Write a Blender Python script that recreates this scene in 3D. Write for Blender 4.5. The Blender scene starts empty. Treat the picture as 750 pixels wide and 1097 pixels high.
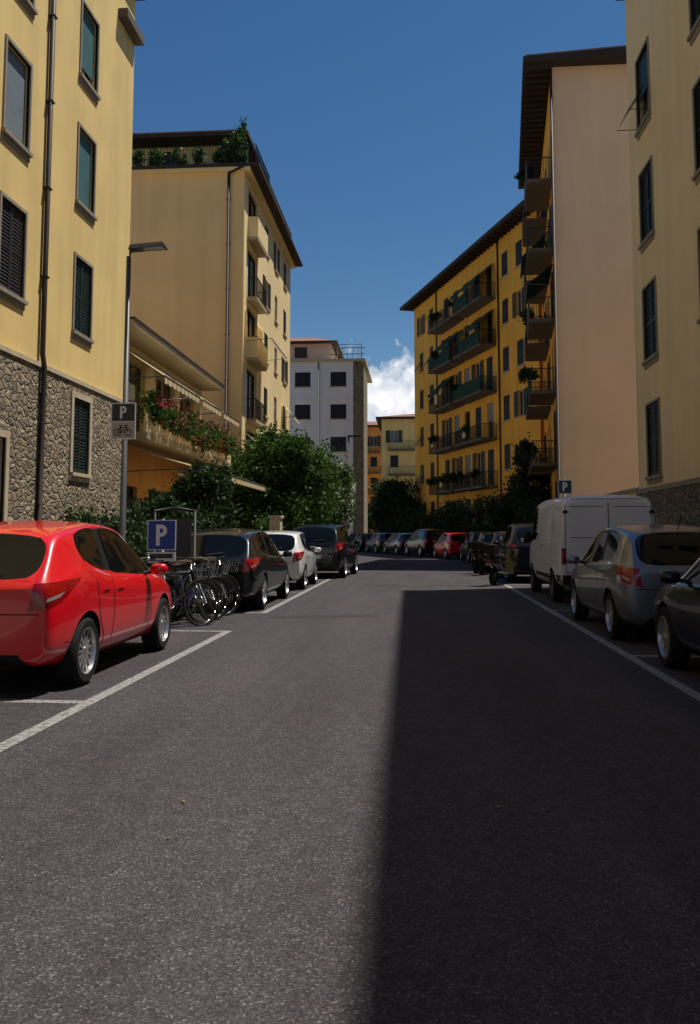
import bpy, bmesh, math, random
import numpy as np
from mathutils import Vector, Matrix
from mathutils.bvhtree import BVHTree
R=random.Random(3)
rad=math.radians
scene=bpy.context.scene
COL=scene.collection

# ------------------------------------------------------------------ materials
def new_mat(name):
    m=bpy.data.materials.new(name); m.use_nodes=True
    return m,m.node_tree,m.node_tree.nodes['Principled BSDF']
def mat(name,col,rough=.8,metal=0.,var=.12,vs=1.5,bump=0.,bs=40,streak=0.,coat=0.,spec=.4,bd=.01,trans=0.):
    m,nt,b=new_mat(name); N=nt.nodes; L=nt.links
    b.inputs['Roughness'].default_value=rough
    b.inputs['Metallic'].default_value=metal
    b.inputs['Specular IOR Level'].default_value=spec
    b.inputs['Coat Weight'].default_value=coat
    b.inputs['Coat Roughness'].default_value=.03
    b.inputs['Base Color'].default_value=(*col,1)
    tc=N.new('ShaderNodeTexCoord')
    if var>0:
        n=N.new('ShaderNodeTexNoise'); n.inputs['Scale'].default_value=vs; n.inputs['Detail'].default_value=6
        L.new(tc.outputs['Object'],n.inputs['Vector'])
        mr=N.new('ShaderNodeMapRange'); mr.inputs[1].default_value=.3; mr.inputs[2].default_value=.7
        mr.inputs[3].default_value=1-var; mr.inputs[4].default_value=1+var
        L.new(n.outputs['Fac'],mr.inputs[0]); fac=mr.outputs[0]
        if streak>0:
            mp=N.new('ShaderNodeMapping'); mp.inputs['Scale'].default_value=(1.6,1.6,.12)
            L.new(tc.outputs['Object'],mp.inputs['Vector'])
            n2=N.new('ShaderNodeTexNoise'); n2.inputs['Scale'].default_value=1.2; n2.inputs['Detail'].default_value=5
            L.new(mp.outputs[0],n2.inputs['Vector'])
            m2=N.new('ShaderNodeMapRange'); m2.inputs[1].default_value=.35; m2.inputs[2].default_value=.6
            m2.inputs[3].default_value=1-streak; m2.inputs[4].default_value=1
            L.new(n2.outputs['Fac'],m2.inputs[0])
            mm=N.new('ShaderNodeMath'); mm.operation='MULTIPLY'
            L.new(fac,mm.inputs[0]); L.new(m2.outputs[0],mm.inputs[1]); fac=mm.outputs[0]
        sc=N.new('ShaderNodeVectorMath'); sc.operation='SCALE'; sc.inputs[0].default_value=col
        L.new(fac,sc.inputs['Scale']); L.new(sc.outputs[0],b.inputs['Base Color'])
    if bump>0:
        n=N.new('ShaderNodeTexNoise'); n.inputs['Scale'].default_value=bs; n.inputs['Detail'].default_value=4
        L.new(tc.outputs['Object'],n.inputs['Vector'])
        bp=N.new('ShaderNodeBump'); bp.inputs['Strength'].default_value=bump; bp.inputs['Distance'].default_value=bd
        L.new(n.outputs['Fac'],bp.inputs['Height']); L.new(bp.outputs[0],b.inputs['Normal'])
    if trans>0:
        t=N.new('ShaderNodeBsdfTranslucent'); t.inputs['Color'].default_value=(*col,1)
        mx=N.new('ShaderNodeMixShader'); mx.inputs[0].default_value=trans
        L.new(b.outputs[0],mx.inputs[1]); L.new(t.outputs[0],mx.inputs[2]); L.new(mx.outputs[0],N['Material Output'].inputs[0])
    return m

def ramp(N,stops):
    r=N.new('ShaderNodeValToRGB'); e=r.color_ramp.elements
    while len(e)<len(stops): e.new(.5)
    for i,(p,c) in enumerate(stops): e[i].position=p; e[i].color=(*c,1)
    return r

def stone_mat(name,cols,scale=3.6,mortar=(.25,.215,.16)):
    m,nt,b=new_mat(name); N=nt.nodes; L=nt.links
    tc=N.new('ShaderNodeTexCoord'); mp=N.new('ShaderNodeMapping'); mp.inputs['Scale'].default_value=(1,1,1.45)
    L.new(tc.outputs['Object'],mp.inputs[0])
    nz=N.new('ShaderNodeTexNoise'); nz.inputs['Scale'].default_value=2.5; L.new(mp.outputs[0],nz.inputs['Vector'])
    ad=N.new('ShaderNodeMixRGB'); ad.blend_type='ADD'; ad.inputs[0].default_value=.22
    L.new(mp.outputs[0],ad.inputs[1]); L.new(nz.outputs['Color'],ad.inputs[2])
    v=N.new('ShaderNodeTexVoronoi'); v.inputs['Scale'].default_value=scale; L.new(ad.outputs[0],v.inputs['Vector'])
    v2=N.new('ShaderNodeTexVoronoi'); v2.feature='DISTANCE_TO_EDGE'; v2.inputs['Scale'].default_value=scale; L.new(ad.outputs[0],v2.inputs['Vector'])
    sep=N.new('ShaderNodeSeparateColor'); L.new(v.outputs['Color'],sep.inputs[0])
    r=ramp(N,[(0,cols[0]),(.5,cols[1]),(1,cols[2])]); L.new(sep.outputs[0],r.inputs[0])
    mr=N.new('ShaderNodeMapRange'); mr.inputs[1].default_value=.02; mr.inputs[2].default_value=.07
    L.new(v2.outputs['Distance'],mr.inputs[0])
    mx=N.new('ShaderNodeMixRGB'); mx.inputs[1].default_value=(*mortar,1); L.new(mr.outputs[0],mx.inputs[0]); L.new(r.outputs[0],mx.inputs[2])
    n3=N.new('ShaderNodeTexNoise'); n3.inputs['Scale'].default_value=14; n3.inputs['Detail'].default_value=6; L.new(tc.outputs['Object'],n3.inputs['Vector'])
    mul=N.new('ShaderNodeMixRGB'); mul.blend_type='MULTIPLY'; mul.inputs[0].default_value=.6
    r3=ramp(N,[(.3,(.55,.55,.55)),(.7,(1.15,1.15,1.15))]); L.new(n3.outputs['Fac'],r3.inputs[0])
    L.new(mx.outputs[0],mul.inputs[1]); L.new(r3.outputs[0],mul.inputs[2]); L.new(mul.outputs[0],b.inputs['Base Color'])
    m2=N.new('ShaderNodeMapRange'); m2.inputs[1].default_value=0; m2.inputs[2].default_value=.16; L.new(v2.outputs['Distance'],m2.inputs[0])
    a2=N.new('ShaderNodeMath'); a2.operation='MULTIPLY_ADD'; L.new(n3.outputs['Fac'],a2.inputs[0]); a2.inputs[1].default_value=.5; L.new(m2.outputs[0],a2.inputs[2])
    bp=N.new('ShaderNodeBump'); bp.inputs['Strength'].default_value=1; bp.inputs['Distance'].default_value=.06
    L.new(a2.outputs[0],bp.inputs['Height']); L.new(bp.outputs[0],b.inputs['Normal'])
    b.inputs['Roughness'].default_value=.9
    return m

def asphalt_mat():
    m,nt,b=new_mat('asphalt'); N=nt.nodes; L=nt.links
    tc=N.new('ShaderNodeTexCoord')
    v=N.new('ShaderNodeTexVoronoi'); v.inputs['Scale'].default_value=130; L.new(tc.outputs['Object'],v.inputs['Vector'])
    sep=N.new('ShaderNodeSeparateColor'); L.new(v.outputs['Color'],sep.inputs[0])
    r=ramp(N,[(0,(.030,.026,.029)),(.6,(.060,.053,.058)),(.92,(.086,.076,.080)),(1,(.18,.165,.165))]); L.new(sep.outputs[0],r.inputs[0])
    n=N.new('ShaderNodeTexNoise'); n.inputs['Scale'].default_value=.7; n.inputs['Detail'].default_value=8; n.inputs['Roughness'].default_value=.65
    mp=N.new('ShaderNodeMapping'); mp.inputs['Scale'].default_value=(1.8,.28,1); L.new(tc.outputs['Object'],mp.inputs[0]); L.new(mp.outputs[0],n.inputs['Vector'])
    r2=ramp(N,[(.3,(.74,.74,.76)),(.7,(1.22,1.20,1.19))]); L.new(n.outputs['Fac'],r2.inputs[0])
    mul=N.new('ShaderNodeMixRGB'); mul.blend_type='MULTIPLY'; mul.inputs[0].default_value=1
    L.new(r.outputs[0],mul.inputs[1]); L.new(r2.outputs[0],mul.inputs[2])
    n4=N.new('ShaderNodeTexNoise'); n4.inputs['Scale'].default_value=.8; n4.inputs['Detail'].default_value=6; L.new(tc.outputs['Object'],n4.inputs['Vector'])
    r4=ramp(N,[(.490,(1,1,1)),(.497,(.66,.66,.66)),(.504,(1,1,1))]); L.new(n4.outputs['Fac'],r4.inputs[0])
    n5=N.new('ShaderNodeTexNoise'); n5.inputs['Scale'].default_value=9; n5.inputs['Detail'].default_value=6; L.new(tc.outputs['Object'],n5.inputs['Vector'])
    r5=ramp(N,[(.3,(.86,.86,.86)),(.7,(1.14,1.14,1.14))]); L.new(n5.outputs['Fac'],r5.inputs[0])
    mul2=N.new('ShaderNodeMixRGB'); mul2.blend_type='MULTIPLY'; mul2.inputs[0].default_value=.35
    L.new(mul.outputs[0],mul2.inputs[1]); L.new(r4.outputs[0],mul2.inputs[2])
    mul3=N.new('ShaderNodeMixRGB'); mul3.blend_type='MULTIPLY'; mul3.inputs[0].default_value=1
    L.new(mul2.outputs[0],mul3.inputs[1]); L.new(r5.outputs[0],mul3.inputs[2])
    L.new(mul3.outputs[0],b.inputs['Base Color'])
    bp=N.new('ShaderNodeBump'); bp.inputs['Strength'].default_value=.6; bp.inputs['Distance'].default_value=.004
    L.new(v.outputs['Distance'],bp.inputs['Height']); L.new(bp.outputs[0],b.inputs['Normal'])
    b.inputs['Roughness'].default_value=.85; b.inputs['Specular IOR Level'].default_value=.2
    return m

def paint_line_mat():
    m,nt,b=new_mat('road_paint'); N=nt.nodes; L=nt.links
    tc=N.new('ShaderNodeTexCoord'); n=N.new('ShaderNodeTexNoise'); n.inputs['Scale'].default_value=22; n.inputs['Detail'].default_value=8; n.inputs['Roughness'].default_value=.8
    L.new(tc.outputs['Object'],n.inputs['Vector'])
    r=ramp(N,[(.40,(.07,.065,.065)),(.50,(.25,.24,.235)),(.7,(.40,.39,.38))]); L.new(n.outputs['Fac'],r.inputs[0])
    L.new(r.outputs[0],b.inputs['Base Color']); b.inputs['Roughness'].default_value=.8
    return m

def leaf_mat(name,c0,c1,trans=.3):
    m,nt,b=new_mat(name); N=nt.nodes; L=nt.links
    g=N.new('ShaderNodeNewGeometry'); r=ramp(N,[(0,c0),(1,c1)]); L.new(g.outputs['Random Per Island'],r.inputs[0])
    tc=N.new('ShaderNodeTexCoord'); n=N.new('ShaderNodeTexNoise'); n.inputs['Scale'].default_value=1.4; L.new(tc.outputs['Object'],n.inputs['Vector'])
    r2=ramp(N,[(.35,(.55,.6,.55)),(.65,(1.2,1.15,1.0))]); L.new(n.outputs['Fac'],r2.inputs[0])
    mul=N.new('ShaderNodeMixRGB'); mul.blend_type='MULTIPLY'; mul.inputs[0].default_value=1
    L.new(r.outputs[0],mul.inputs[1]); L.new(r2.outputs[0],mul.inputs[2]); L.new(mul.outputs[0],b.inputs['Base Color'])
    b.inputs['Roughness'].default_value=.55; b.inputs['Specular IOR Level'].default_value=.3
    t=N.new('ShaderNodeBsdfTranslucent'); L.new(mul.outputs[0],t.inputs['Color'])
    mx=N.new('ShaderNodeMixShader'); mx.inputs[0].default_value=trans
    L.new(b.outputs[0],mx.inputs[1]); L.new(t.outputs[0],mx.inputs[2]); L.new(mx.outputs[0],N['Material Output'].inputs[0])
    return m

M={}
M['asphalt']=asphalt_mat(); M['line']=paint_line_mat()
M['pavement']=mat('pavement_stone',(.22,.21,.19),.85,var=.2,vs=3,bump=.3,bs=30)
M['kerb']=mat('kerb_stone',(.28,.27,.25),.8,var=.2,vs=5,bump=.3,bs=20)
M['cream1']=mat('ochre_stucco',(.78,.57,.22),.9,var=.07,vs=.7,streak=.10,bump=.35,bs=55)
M['tan2']=mat('tan_stucco',(.84,.55,.25),.9,var=.05,vs=.5,streak=.06,bump=.3,bs=40)
M['tan2side']=mat('pale_yellow_stucco',(.80,.62,.32),.9,var=.06,vs=.5,streak=.08,bump=.3,bs=40)
M['cream4']=mat('cream_stucco',(.84,.66,.36),.9,var=.05,vs=.5,streak=.08,bump=.3,bs=45)
M['pink3']=mat('pinkish_stucco',(.84,.56,.35),.9,var=.05,vs=.4,streak=.05,bump=.3,bs=40)
M['yellow']=mat('yellow_ochre_stucco',(.88,.44,.055),.9,var=.08,vs=.5,streak=.12,bump=.3,bs=40)
M['orange']=mat('orange_stucco',(.76,.34,.08),.9,var=.1,vs=.5,streak=.1)
M['white']=mat('white_stucco',(.80,.77,.75),.9,var=.05,vs=.5,streak=.08,bump=.2)
M['rose']=mat('rose_stucco',(.70,.48,.40),.9,var=.07,vs=.5)
M['stone1']=stone_mat('rubble_stone',[(.28,.21,.13),(.38,.30,.19),(.16,.13,.09)],4.6)
M['stone4']=stone_mat('dark_rubble_stone',[(.20,.16,.12),(.28,.23,.17),(.13,.11,.09)],4.0,(.16,.135,.10))
M['trim']=mat('stone_trim',(.50,.42,.28),.85,var=.12,vs=4,bump=.2)
M['trimgrey']=mat('grey_trim',(.27,.235,.18),.85,var=.12,vs=4)
M['eave']=mat('dark_wood_eave',(.035,.022,.017),.8,var=.25,vs=3)
M['tile']=mat('terracotta_tile',(.28,.12,.07),.85,var=.3,vs=4,bump=.6,bs=10)
M['shut_g']=mat('green_shutter',(.010,.024,.018),.5,var=.15)
M['shut_b']=mat('brown_shutter',(.026,.020,.018),.55,var=.15)
M['blind_t']=mat('teal_blind',(.06,.15,.155),.6,var=.1)
M['blind_c']=mat('grey_blind',(.20,.24,.27),.6,var=.1)
M['glass']=mat('window_glass',(.010,.012,.014),.06,var=0,spec=.6)
M['carglass']=mat('tinted_glass',(.004,.005,.006),.03,var=0,spec=.28)
M['frame_w']=mat('window_frame',(.40,.37,.31),.5,var=.05)
M['iron']=mat('dark_iron',(.015,.015,.015),.5,var=.1,spec=.3)
M['pipe']=mat('copper_downpipe',(.035,.022,.018),.55,metal=.1,var=.15,spec=.25)
M['grey_metal']=mat('galvanised_metal',(.10,.105,.11),.5,metal=.3,var=.08)
M['awn']=mat('cream_awning',(.60,.45,.22),.85,var=.06,trans=.4)
M['awn_w']=mat('white_awning',(.80,.70,.48),.85,var=.06,trans=.4)
M['awn_g']=mat('green_awning',(.012,.05,.03),.85,var=.1,trans=.2)
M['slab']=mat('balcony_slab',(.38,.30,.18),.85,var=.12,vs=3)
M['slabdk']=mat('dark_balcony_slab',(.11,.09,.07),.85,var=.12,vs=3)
M['concrete']=mat('concrete',(.30,.27,.23),.9,var=.15,vs=2,bump=.3,bs=20)
M['bark']=mat('bark',(.07,.05,.035),.9,var=.3,vs=8,bump=.8,bs=25)
M['leafA']=leaf_mat('leaves_green',(.020,.055,.008),(.08,.16,.022),.35)
M['leafB']=leaf_mat('leaves_dark',(.010,.026,.007),(.036,.078,.016))
M['leafC']=leaf_mat('leaves_light',(.035,.085,.015),(.11,.17,.035))
M['flower_w']=leaf_mat('white_flowers',(.72,.64,.64),(.85,.82,.80),.2)
M['flower_r']=leaf_mat('red_flowers',(.5,.02,.04),(.60,.08,.16),.2)
M['tyre']=mat('tyre_rubber',(.014,.014,.014),.85,var=.15,vs=20,spec=.2)
M['rim']=mat('alloy_rim',(.50,.50,.51),.3,metal=.8,var=0)
M['black']=mat('black_plastic',(.010,.010,.010),.6,var=0,spec=.25)
M['well']=mat('wheel_well',(.004,.004,.004),.95,var=0,spec=.05)
M['tail']=mat('tail_lamp',(.26,.002,.003),.15,var=0,coat=.6)
M['lampc']=mat('clear_lamp',(.42,.38,.38),.15,metal=.5,var=0,coat=1)
M['chrome']=mat('chrome',(.45,.45,.46),.15,metal=1,var=0)
M['plate']=mat('number_plate',(.65,.65,.62),.4,var=.05)
M['blue']=mat('blue_sign',(.012,.04,.30),.35,var=.05)
M['bluedk']=mat('dark_blue_plate',(.02,.05,.12),.3,var=0)
M['signw']=mat('sign_white',(.7,.7,.7),.4,var=.04)
M['signgrey']=mat('sign_dark',(.03,.032,.04),.5,var=.05)
M['saddle']=mat('saddle_leather',(.03,.018,.012),.6,var=.1)
def paint(name,c,metal=0.,rough=.3,coat=1.,spec=.3):
    return mat(name,c,rough,metal=metal,var=0,coat=coat,spec=spec)
PA={'red':paint('red_paint',(.68,.002,.010),spec=.5),'dark':paint('anthracite_paint',(.009,.011,.015),.35,.3,.8),
 'white':paint('white_paint',(.75,.75,.73)),'black':paint('black_paint',(.005,.005,.006),0,.35,.6,.15),
 'silver':paint('silver_paint',(.20,.22,.26),.7,.38,.7),'blue':paint('dark_blue_paint',(.010,.018,.05),.3),
 'grey':paint('grey_paint',(.06,.065,.07),.5),'vanw':mat('van_white_paint',(.68,.70,.75),.38,var=.05,vs=1.5,coat=.4)}

# ------------------------------------------------------------------ builders
def make_obj(name,verts,faces,mats,parent=None,fm=None,smooth=False):
    me=bpy.data.meshes.new(name); me.from_pydata([tuple(v) for v in verts],[],faces)
    for m in (mats if isinstance(mats,(list,tuple)) else [mats]): me.materials.append(m)
    if fm is not None: me.polygons.foreach_set('material_index',fm)
    if smooth: me.polygons.foreach_set('use_smooth',[True]*len(me.polygons))
    me.update()
    o=bpy.data.objects.new(name,me); COL.objects.link(o)
    if parent: o.parent=parent
    return o
def empty(name,loc=(0,0,0),rotz=0):
    e=bpy.data.objects.new(name,None); e.location=loc; e.rotation_euler=(0,0,rotz); e.empty_display_size=.3
    COL.objects.link(e); return e
class Fr:
    def __init__(s,x,y,deg):
        a=rad(deg); s.o=(x,y); s.u=(math.cos(a),math.sin(a)); s.n=(math.sin(a),-math.cos(a))
    def p(s,u,n,z): return (s.o[0]+s.u[0]*u+s.n[0]*n, s.o[1]+s.u[1]*u+s.n[1]*n, z)
WORLD=Fr(0,0,0) # n = -Y
class B:
    def __init__(s,name,loc=(0,0,0),rotz=0):
        s.name=name; s.parts={}; s.loc=loc; s.rotz=rotz
    def add(s,part,m,vs,fs,smooth=False):
        d=s.parts.setdefault(part,dict(v=[],f=[],fm=[],m=[],s=smooth))
        if m not in d['m']: d['m'].append(m)
        k=d['m'].index(m); o=len(d['v']); d['v']+=list(vs)
        for f in fs: d['f'].append(tuple(i+o for i in f)); d['fm'].append(k)
    def box(s,part,m,fr,u0,u1,n0,n1,z0,z1):
        vs=[fr.p(u,n,z) for z in (z0,z1) for n in (n0,n1) for u in (u0,u1)]
        s.add(part,m,vs,[(0,1,3,2),(4,6,7,5),(0,4,5,1),(2,3,7,6),(0,2,6,4),(1,5,7,3)])
    def quad(s,part,m,pts): s.add(part,m,pts,[tuple(range(len(pts)))])
    def tube(s,part,m,pts,rs,seg=8,smooth=True):
        pts=[Vector(p) for p in pts]
        if not isinstance(rs,(list,tuple)): rs=[rs]*len(pts)
        vs=[];fs=[]
        for i,p in enumerate(pts):
            d=(pts[min(i+1,len(pts)-1)]-pts[max(i-1,0)]).normalized()
            a=Vector((0,0,1)) if abs(d.z)<.9 else Vector((1,0,0))
            x=d.cross(a).normalized(); y=d.cross(x)
            for k in range(seg):
                t=2*math.pi*k/seg; vs.append(tuple(p+(x*math.cos(t)+y*math.sin(t))*rs[i]))
        for i in range(len(pts)-1):
            for k in range(seg):
                fs.append((i*seg+k,i*seg+(k+1)%seg,(i+1)*seg+(k+1)%seg,(i+1)*seg+k))
        fs.append(tuple(range(seg))); fs.append(tuple((len(pts)-1)*seg+k for k in range(seg)))
        s.add(part,m,vs,fs,smooth)
    def wall(s,part,m,fr,u0,u1,z0,z1,ops=(),depth=.22,n=0.,reveal=None):
        us=sorted({u0,u1,*[o[0] for o in ops],*[o[1] for o in ops]}); zs=sorted({z0,z1,*[o[2] for o in ops],*[o[3] for o in ops]})
        us=[u for u in us if u0<=u<=u1]; zs=[z for z in zs if z0<=z<=z1]
        for a,b in zip(us,us[1:]):
            for c,d in zip(zs,zs[1:]):
                um=(a+b)/2; zm=(c+d)/2
                if any(o[0]<um<o[1] and o[2]<zm<o[3] for o in ops): continue
                s.quad(part,m,[fr.p(a,n,c),fr.p(b,n,c),fr.p(b,n,d),fr.p(a,n,d)])
        for (a,b,c,d) in ops:
            r=reveal or m
            for q in ([(a,c),(a,d)],[(b,c),(b,d)],[(a,c),(b,c)],[(a,d),(b,d)]):
                (p,q1),(p2,q2)=q
                s.quad(part,r,[fr.p(p,n,q1),fr.p(p2,n,q2),fr.p(p2,n-depth,q2),fr.p(p,n-depth,q1)])
    def finish(s):
        e=empty(s.name,s.loc,s.rotz)
        for k,d in s.parts.items():
            make_obj(k,d['v'],d['f'],d['m'],e,d['fm'],d['s'])
        return e

def louvre(b,fr,m,u0,u1,z0,z1,n,step=.075):
    t=.05
    b.box('shutters',m,fr,u0,u0+t,n,n+.035,z0,z1); b.box('shutters',m,fr,u1-t,u1,n,n+.035,z0,z1)
    b.box('shutters',m,fr,u0+t,u1-t,n,n+.035,z0,z0+.08); b.box('shutters',m,fr,u0+t,u1-t,n,n+.035,z1-.06,z1)
    zm=(z0+z1)/2
    b.box('shutters',m,fr,u0+t,u1-t,n,n+.034,zm-.03,zm+.03)
    z=z0+.08
    while z<z1-.08:
        b.quad('shutters',m,[fr.p(u0+t,n+.03,z),fr.p(u1-t,n+.03,z),fr.p(u1-t,n+.004,z+step*.9),fr.p(u0+t,n+.004,z+step*.9)])
        z+=step
def window(b,fr,uc,w,z0,z1,style,sill=True,surround=None,sm=None,step=.075,trim=None,n=0.):
    u0,u1=uc-w/2,uc+w/2
    trim=trim or M['trim']; sm=sm or M['shut_g']
    b.quad('panes',M['glass'],[fr.p(u0,n-.17,z0),fr.p(u1,n-.17,z0),fr.p(u1,n-.17,z1),fr.p(u0,n-.17,z1)])
    if sill: b.box('sills',trim,fr,u0-.1,u1+.1,n-.02,n+.09,z0-.08,z0+.002)
    if surround:
        s=surround
        b.box('surrounds',trim,fr,u0-s,u0,n-.05,n+.035,z0,z1+s); b.box('surrounds',trim,fr,u1,u1+s,n-.05,n+.035,z0,z1+s)
        b.box('surrounds',trim,fr,u0,u1,n-.05,n+.035,z1,z1+s)
        b.box('surrounds',trim,fr,u0-s,u1+s,n-.05,n+.033,z0-.2,z0-.083)
    if style!='shut':
        f=M['frame_w'] if style!='dark' else M['shut_b']
        b.box('window_frames',f,fr,u0,u0+.06,n-.165,n-.12,z0,z1); b.box('window_frames',f,fr,u1-.06,u1,n-.165,n-.12,z0,z1)
        b.box('window_frames',f,fr,uc-.04,uc+.04,n-.165,n-.118,z0,z1)
        b.box('window_frames',f,fr,u0+.06,uc-.04,n-.165,n-.12,z0,z0+.07); b.box('window_frames',f,fr,uc+.04,u1-.06,n-.165,n-.12,z0,z0+.07)
        b.box('window_frames',f,fr,u0+.06,uc-.04,n-.165,n-.12,z1-.07,z1); b.box('window_frames',f,fr,uc+.04,u1-.06,n-.165,n-.12,z1-.07,z1)
    if style=='shut':
        g=.012
        louvre(b,fr,sm,u0+g,uc-g/2,z0+g,z1-g,n-.06,step); louvre(b,fr,sm,uc+g/2,u1-g,z0+g,z1-g,n-.06,step)
    elif style=='open':
        h=w/2
        louvre(b,fr,sm,u0-h-.02,u0-.02,z0,z1,n+.012,step); louvre(b,fr,sm,u1+.02,u1+h+.02,z0,z1,n+.012,step)
    elif style.startswith('roll'):
        fr_=float(style[4:] or .6); zz=z1-(z1-z0)*fr_
        bm_=sm if sm in (M['blind_t'],M['blind_c']) else M['blind_c']
        z=zz
        while z<z1:
            b.box('blinds',bm_,fr,u0+.01,u1-.01,n-.10,n-.085,z,min(z+.045,z1)); z+=.052
        b.quad('blinds',M['black'],[fr.p(u0,n-.104,zz),fr.p(u1,n-.104,zz),fr.p(u1,n-.104,z1),fr.p(u0,n-.104,z1)])
    elif style=='tilt':
        g=.012
        b.quad('shutters',sm,[fr.p(u0+g,n-.05,z0+.9),fr.p(u1-g,n-.05,z0+.9),fr.p(u1-g,n-.05,z1),fr.p(u0+g,n-.05,z1)])
        z0b,z1b=z0,z0+.95
        a=.55
        for i in range(12):
            q=i/12.; q2=(i+.75)/12.
            def pp(u,t): return fr.p(u,n+.02+a*(1-t)*1.0,z0b+.1+(z1b-z0b-.1)*t)
            b.quad('shutters',sm,[pp(u0,q),pp(u1,q),pp(u1,q2),pp(u0,q2)])
        for uu in (u0,u1): b.tube('shutter_stays',M['iron'],[fr.p(uu,n,z0+.1),fr.p(uu,n+.57,z0+.1)],.012,5)
def balcony(b,fr,u0,u1,z,proj,kind='bars',step=.13,slab=None,n=0.,h=1.0):
    slab=slab or M['slab']
    b.box('balcony_slabs',slab,fr,u0,u1,n-.02,n+proj,z-.16,z)
    if kind=='bars':
        b.box('railings',M['iron'],fr,u0+.02,u1-.02,n+proj-.06,n+proj-.02,z+h-.04,z+h)
        b.box('railings',M['iron'],fr,u0+.02,u1-.02,n+proj-.055,n+proj-.025,z+.08,z+.11)
        u=u0+.03
        while u<u1:
            b.box('railings',M['iron'],fr,u-.011,u+.011,n+proj-.05,n+proj-.03,z,z+h-.04); u+=step
        for uu in (u0+.02,u1-.05):
            b.box('railings',M['iron'],fr,uu,uu+.03,n,n+proj-.06,z+h-.04,z+h)
            q=n+.05
            while q<n+proj-.06:
                b.box('railings',M['iron'],fr,uu+.004,uu+.026,q-.011,q+.011,z,z+h-.04); q+=step
    else:
        b.box('parapets',kind,fr,u0,u1,n+proj-.07,n+proj+.01,z,z+h)
        b.box('parapets',kind,fr,u0,u0+.06,n+.002,n+proj-.07,z,z+h); b.box('parapets',kind,fr,u1-.06,u1,n+.002,n+proj-.07,z,z+h)
        b.box('railings',M['iron'],fr,u0-.01,u1+.01,n+proj-.08,n+proj+.02,z+h,z+h+.04)
def awning(b,fr,u0,u1,zt,zb,n0,n1,m,stripes=None,val=.22):
    k=max(1,int((u1-u0)/.22)) if stripes else 1
    for i in range(k):
        a=u0+(u1-u0)*i/k; c=u0+(u1-u0)*(i+1)/k; mm=m if (not stripes or i%2) else stripes
        zm=(zt+zb)/2-.04; nm=(n0+n1)/2
        b.quad('awnings',mm,[fr.p(a,n0,zt),fr.p(c,n0,zt),fr.p(c,nm,zm),fr.p(a,nm,zm)])
        b.quad('awnings',mm,[fr.p(a,nm,zm),fr.p(c,nm,zm),fr.p(c,n1,zb),fr.p(a,n1,zb)])
        sc=.03 if i%2 else 0
        b.quad('awnings',mm,[fr.p(a,n1+.004,zb),fr.p(c,n1+.004,zb),fr.p(c,n1+.004,zb-val+sc),fr.p(a,n1+.004,zb-val+sc)])
    b.tube('awning_bars',M['grey_metal'],[fr.p(u0,n1,zb),fr.p(u1,n1,zb)],.025,6)
    for uu in (u0+.03,u1-.03): b.tube('awning_bars',M['grey_metal'],[fr.p(uu,n0,zb-.1),fr.p(uu,n1,zb)],.018,5)

# ------------------------------------------------------------------ foliage
def leaf_geo(blobs,n,size,seed,clump=26,shell=.6,sig=.17):
    rng=np.random.default_rng(seed)
    vol=np.array([b[3]*b[4]*b[5] for b in blobs])**.67; vol/=vol.sum()
    V=[]
    for bi,bl in enumerate(blobs):
        c=np.array(bl[:3]); r=np.array(bl[3:]); nn=int(n*vol[bi])
        k=clump
        d=rng.normal(size=(k,3)); d/=np.linalg.norm(d,axis=1)[:,None]
        d*= (shell+(1.02-shell)*rng.random((k,1)))
        w=rng.random(k)+.35; w/=w.sum()
        idx=rng.choice(k,nn,p=w)
        cs=(.6+.9*rng.random(k))[idx][:,None]
        p=d[idx]+rng.normal(size=(nn,3))*sig*cs
        V.append(c+p*r)
    P=np.concatenate(V); P=P[P[:,2]>.05]; n=len(P)
    a=rng.normal(size=(n,3)); a/=np.linalg.norm(a,axis=1)[:,None]
    t=rng.normal(size=(n,3)); bb=np.cross(a,t); bb/=np.linalg.norm(bb,axis=1)[:,None]
    s=(size*(.6+.8*rng.random((n,1))))
    q0=P-a*s; q1=P+bb*s*.42; q2=P+a*s; q3=P-bb*s*.42
    vs=np.stack([q0,q1,q2,q3],1).reshape(-1,3)
    fs=np.arange(4*n).reshape(-1,4)
    return vs,fs
def leaf_obj(name,mt,blobs,n,size,seed,parent,**k):
    vs,fs=leaf_geo(blobs,n,size,seed,**k)
    me=bpy.data.meshes.new(name)
    me.vertices.add(len(vs)); me.vertices.foreach_set('co',vs.ravel())
    me.loops.add(fs.size); me.loops.foreach_set('vertex_index',fs.ravel().astype(np.int32))
    me.polygons.add(len(fs)); me.polygons.foreach_set('loop_start',np.arange(0,fs.size,4,dtype=np.int32)); 
    me.update(calc_edges=True); me.materials.append(mt)
    o=bpy.data.objects.new(name,me); COL.objects.link(o); o.parent=parent; return o
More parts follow.
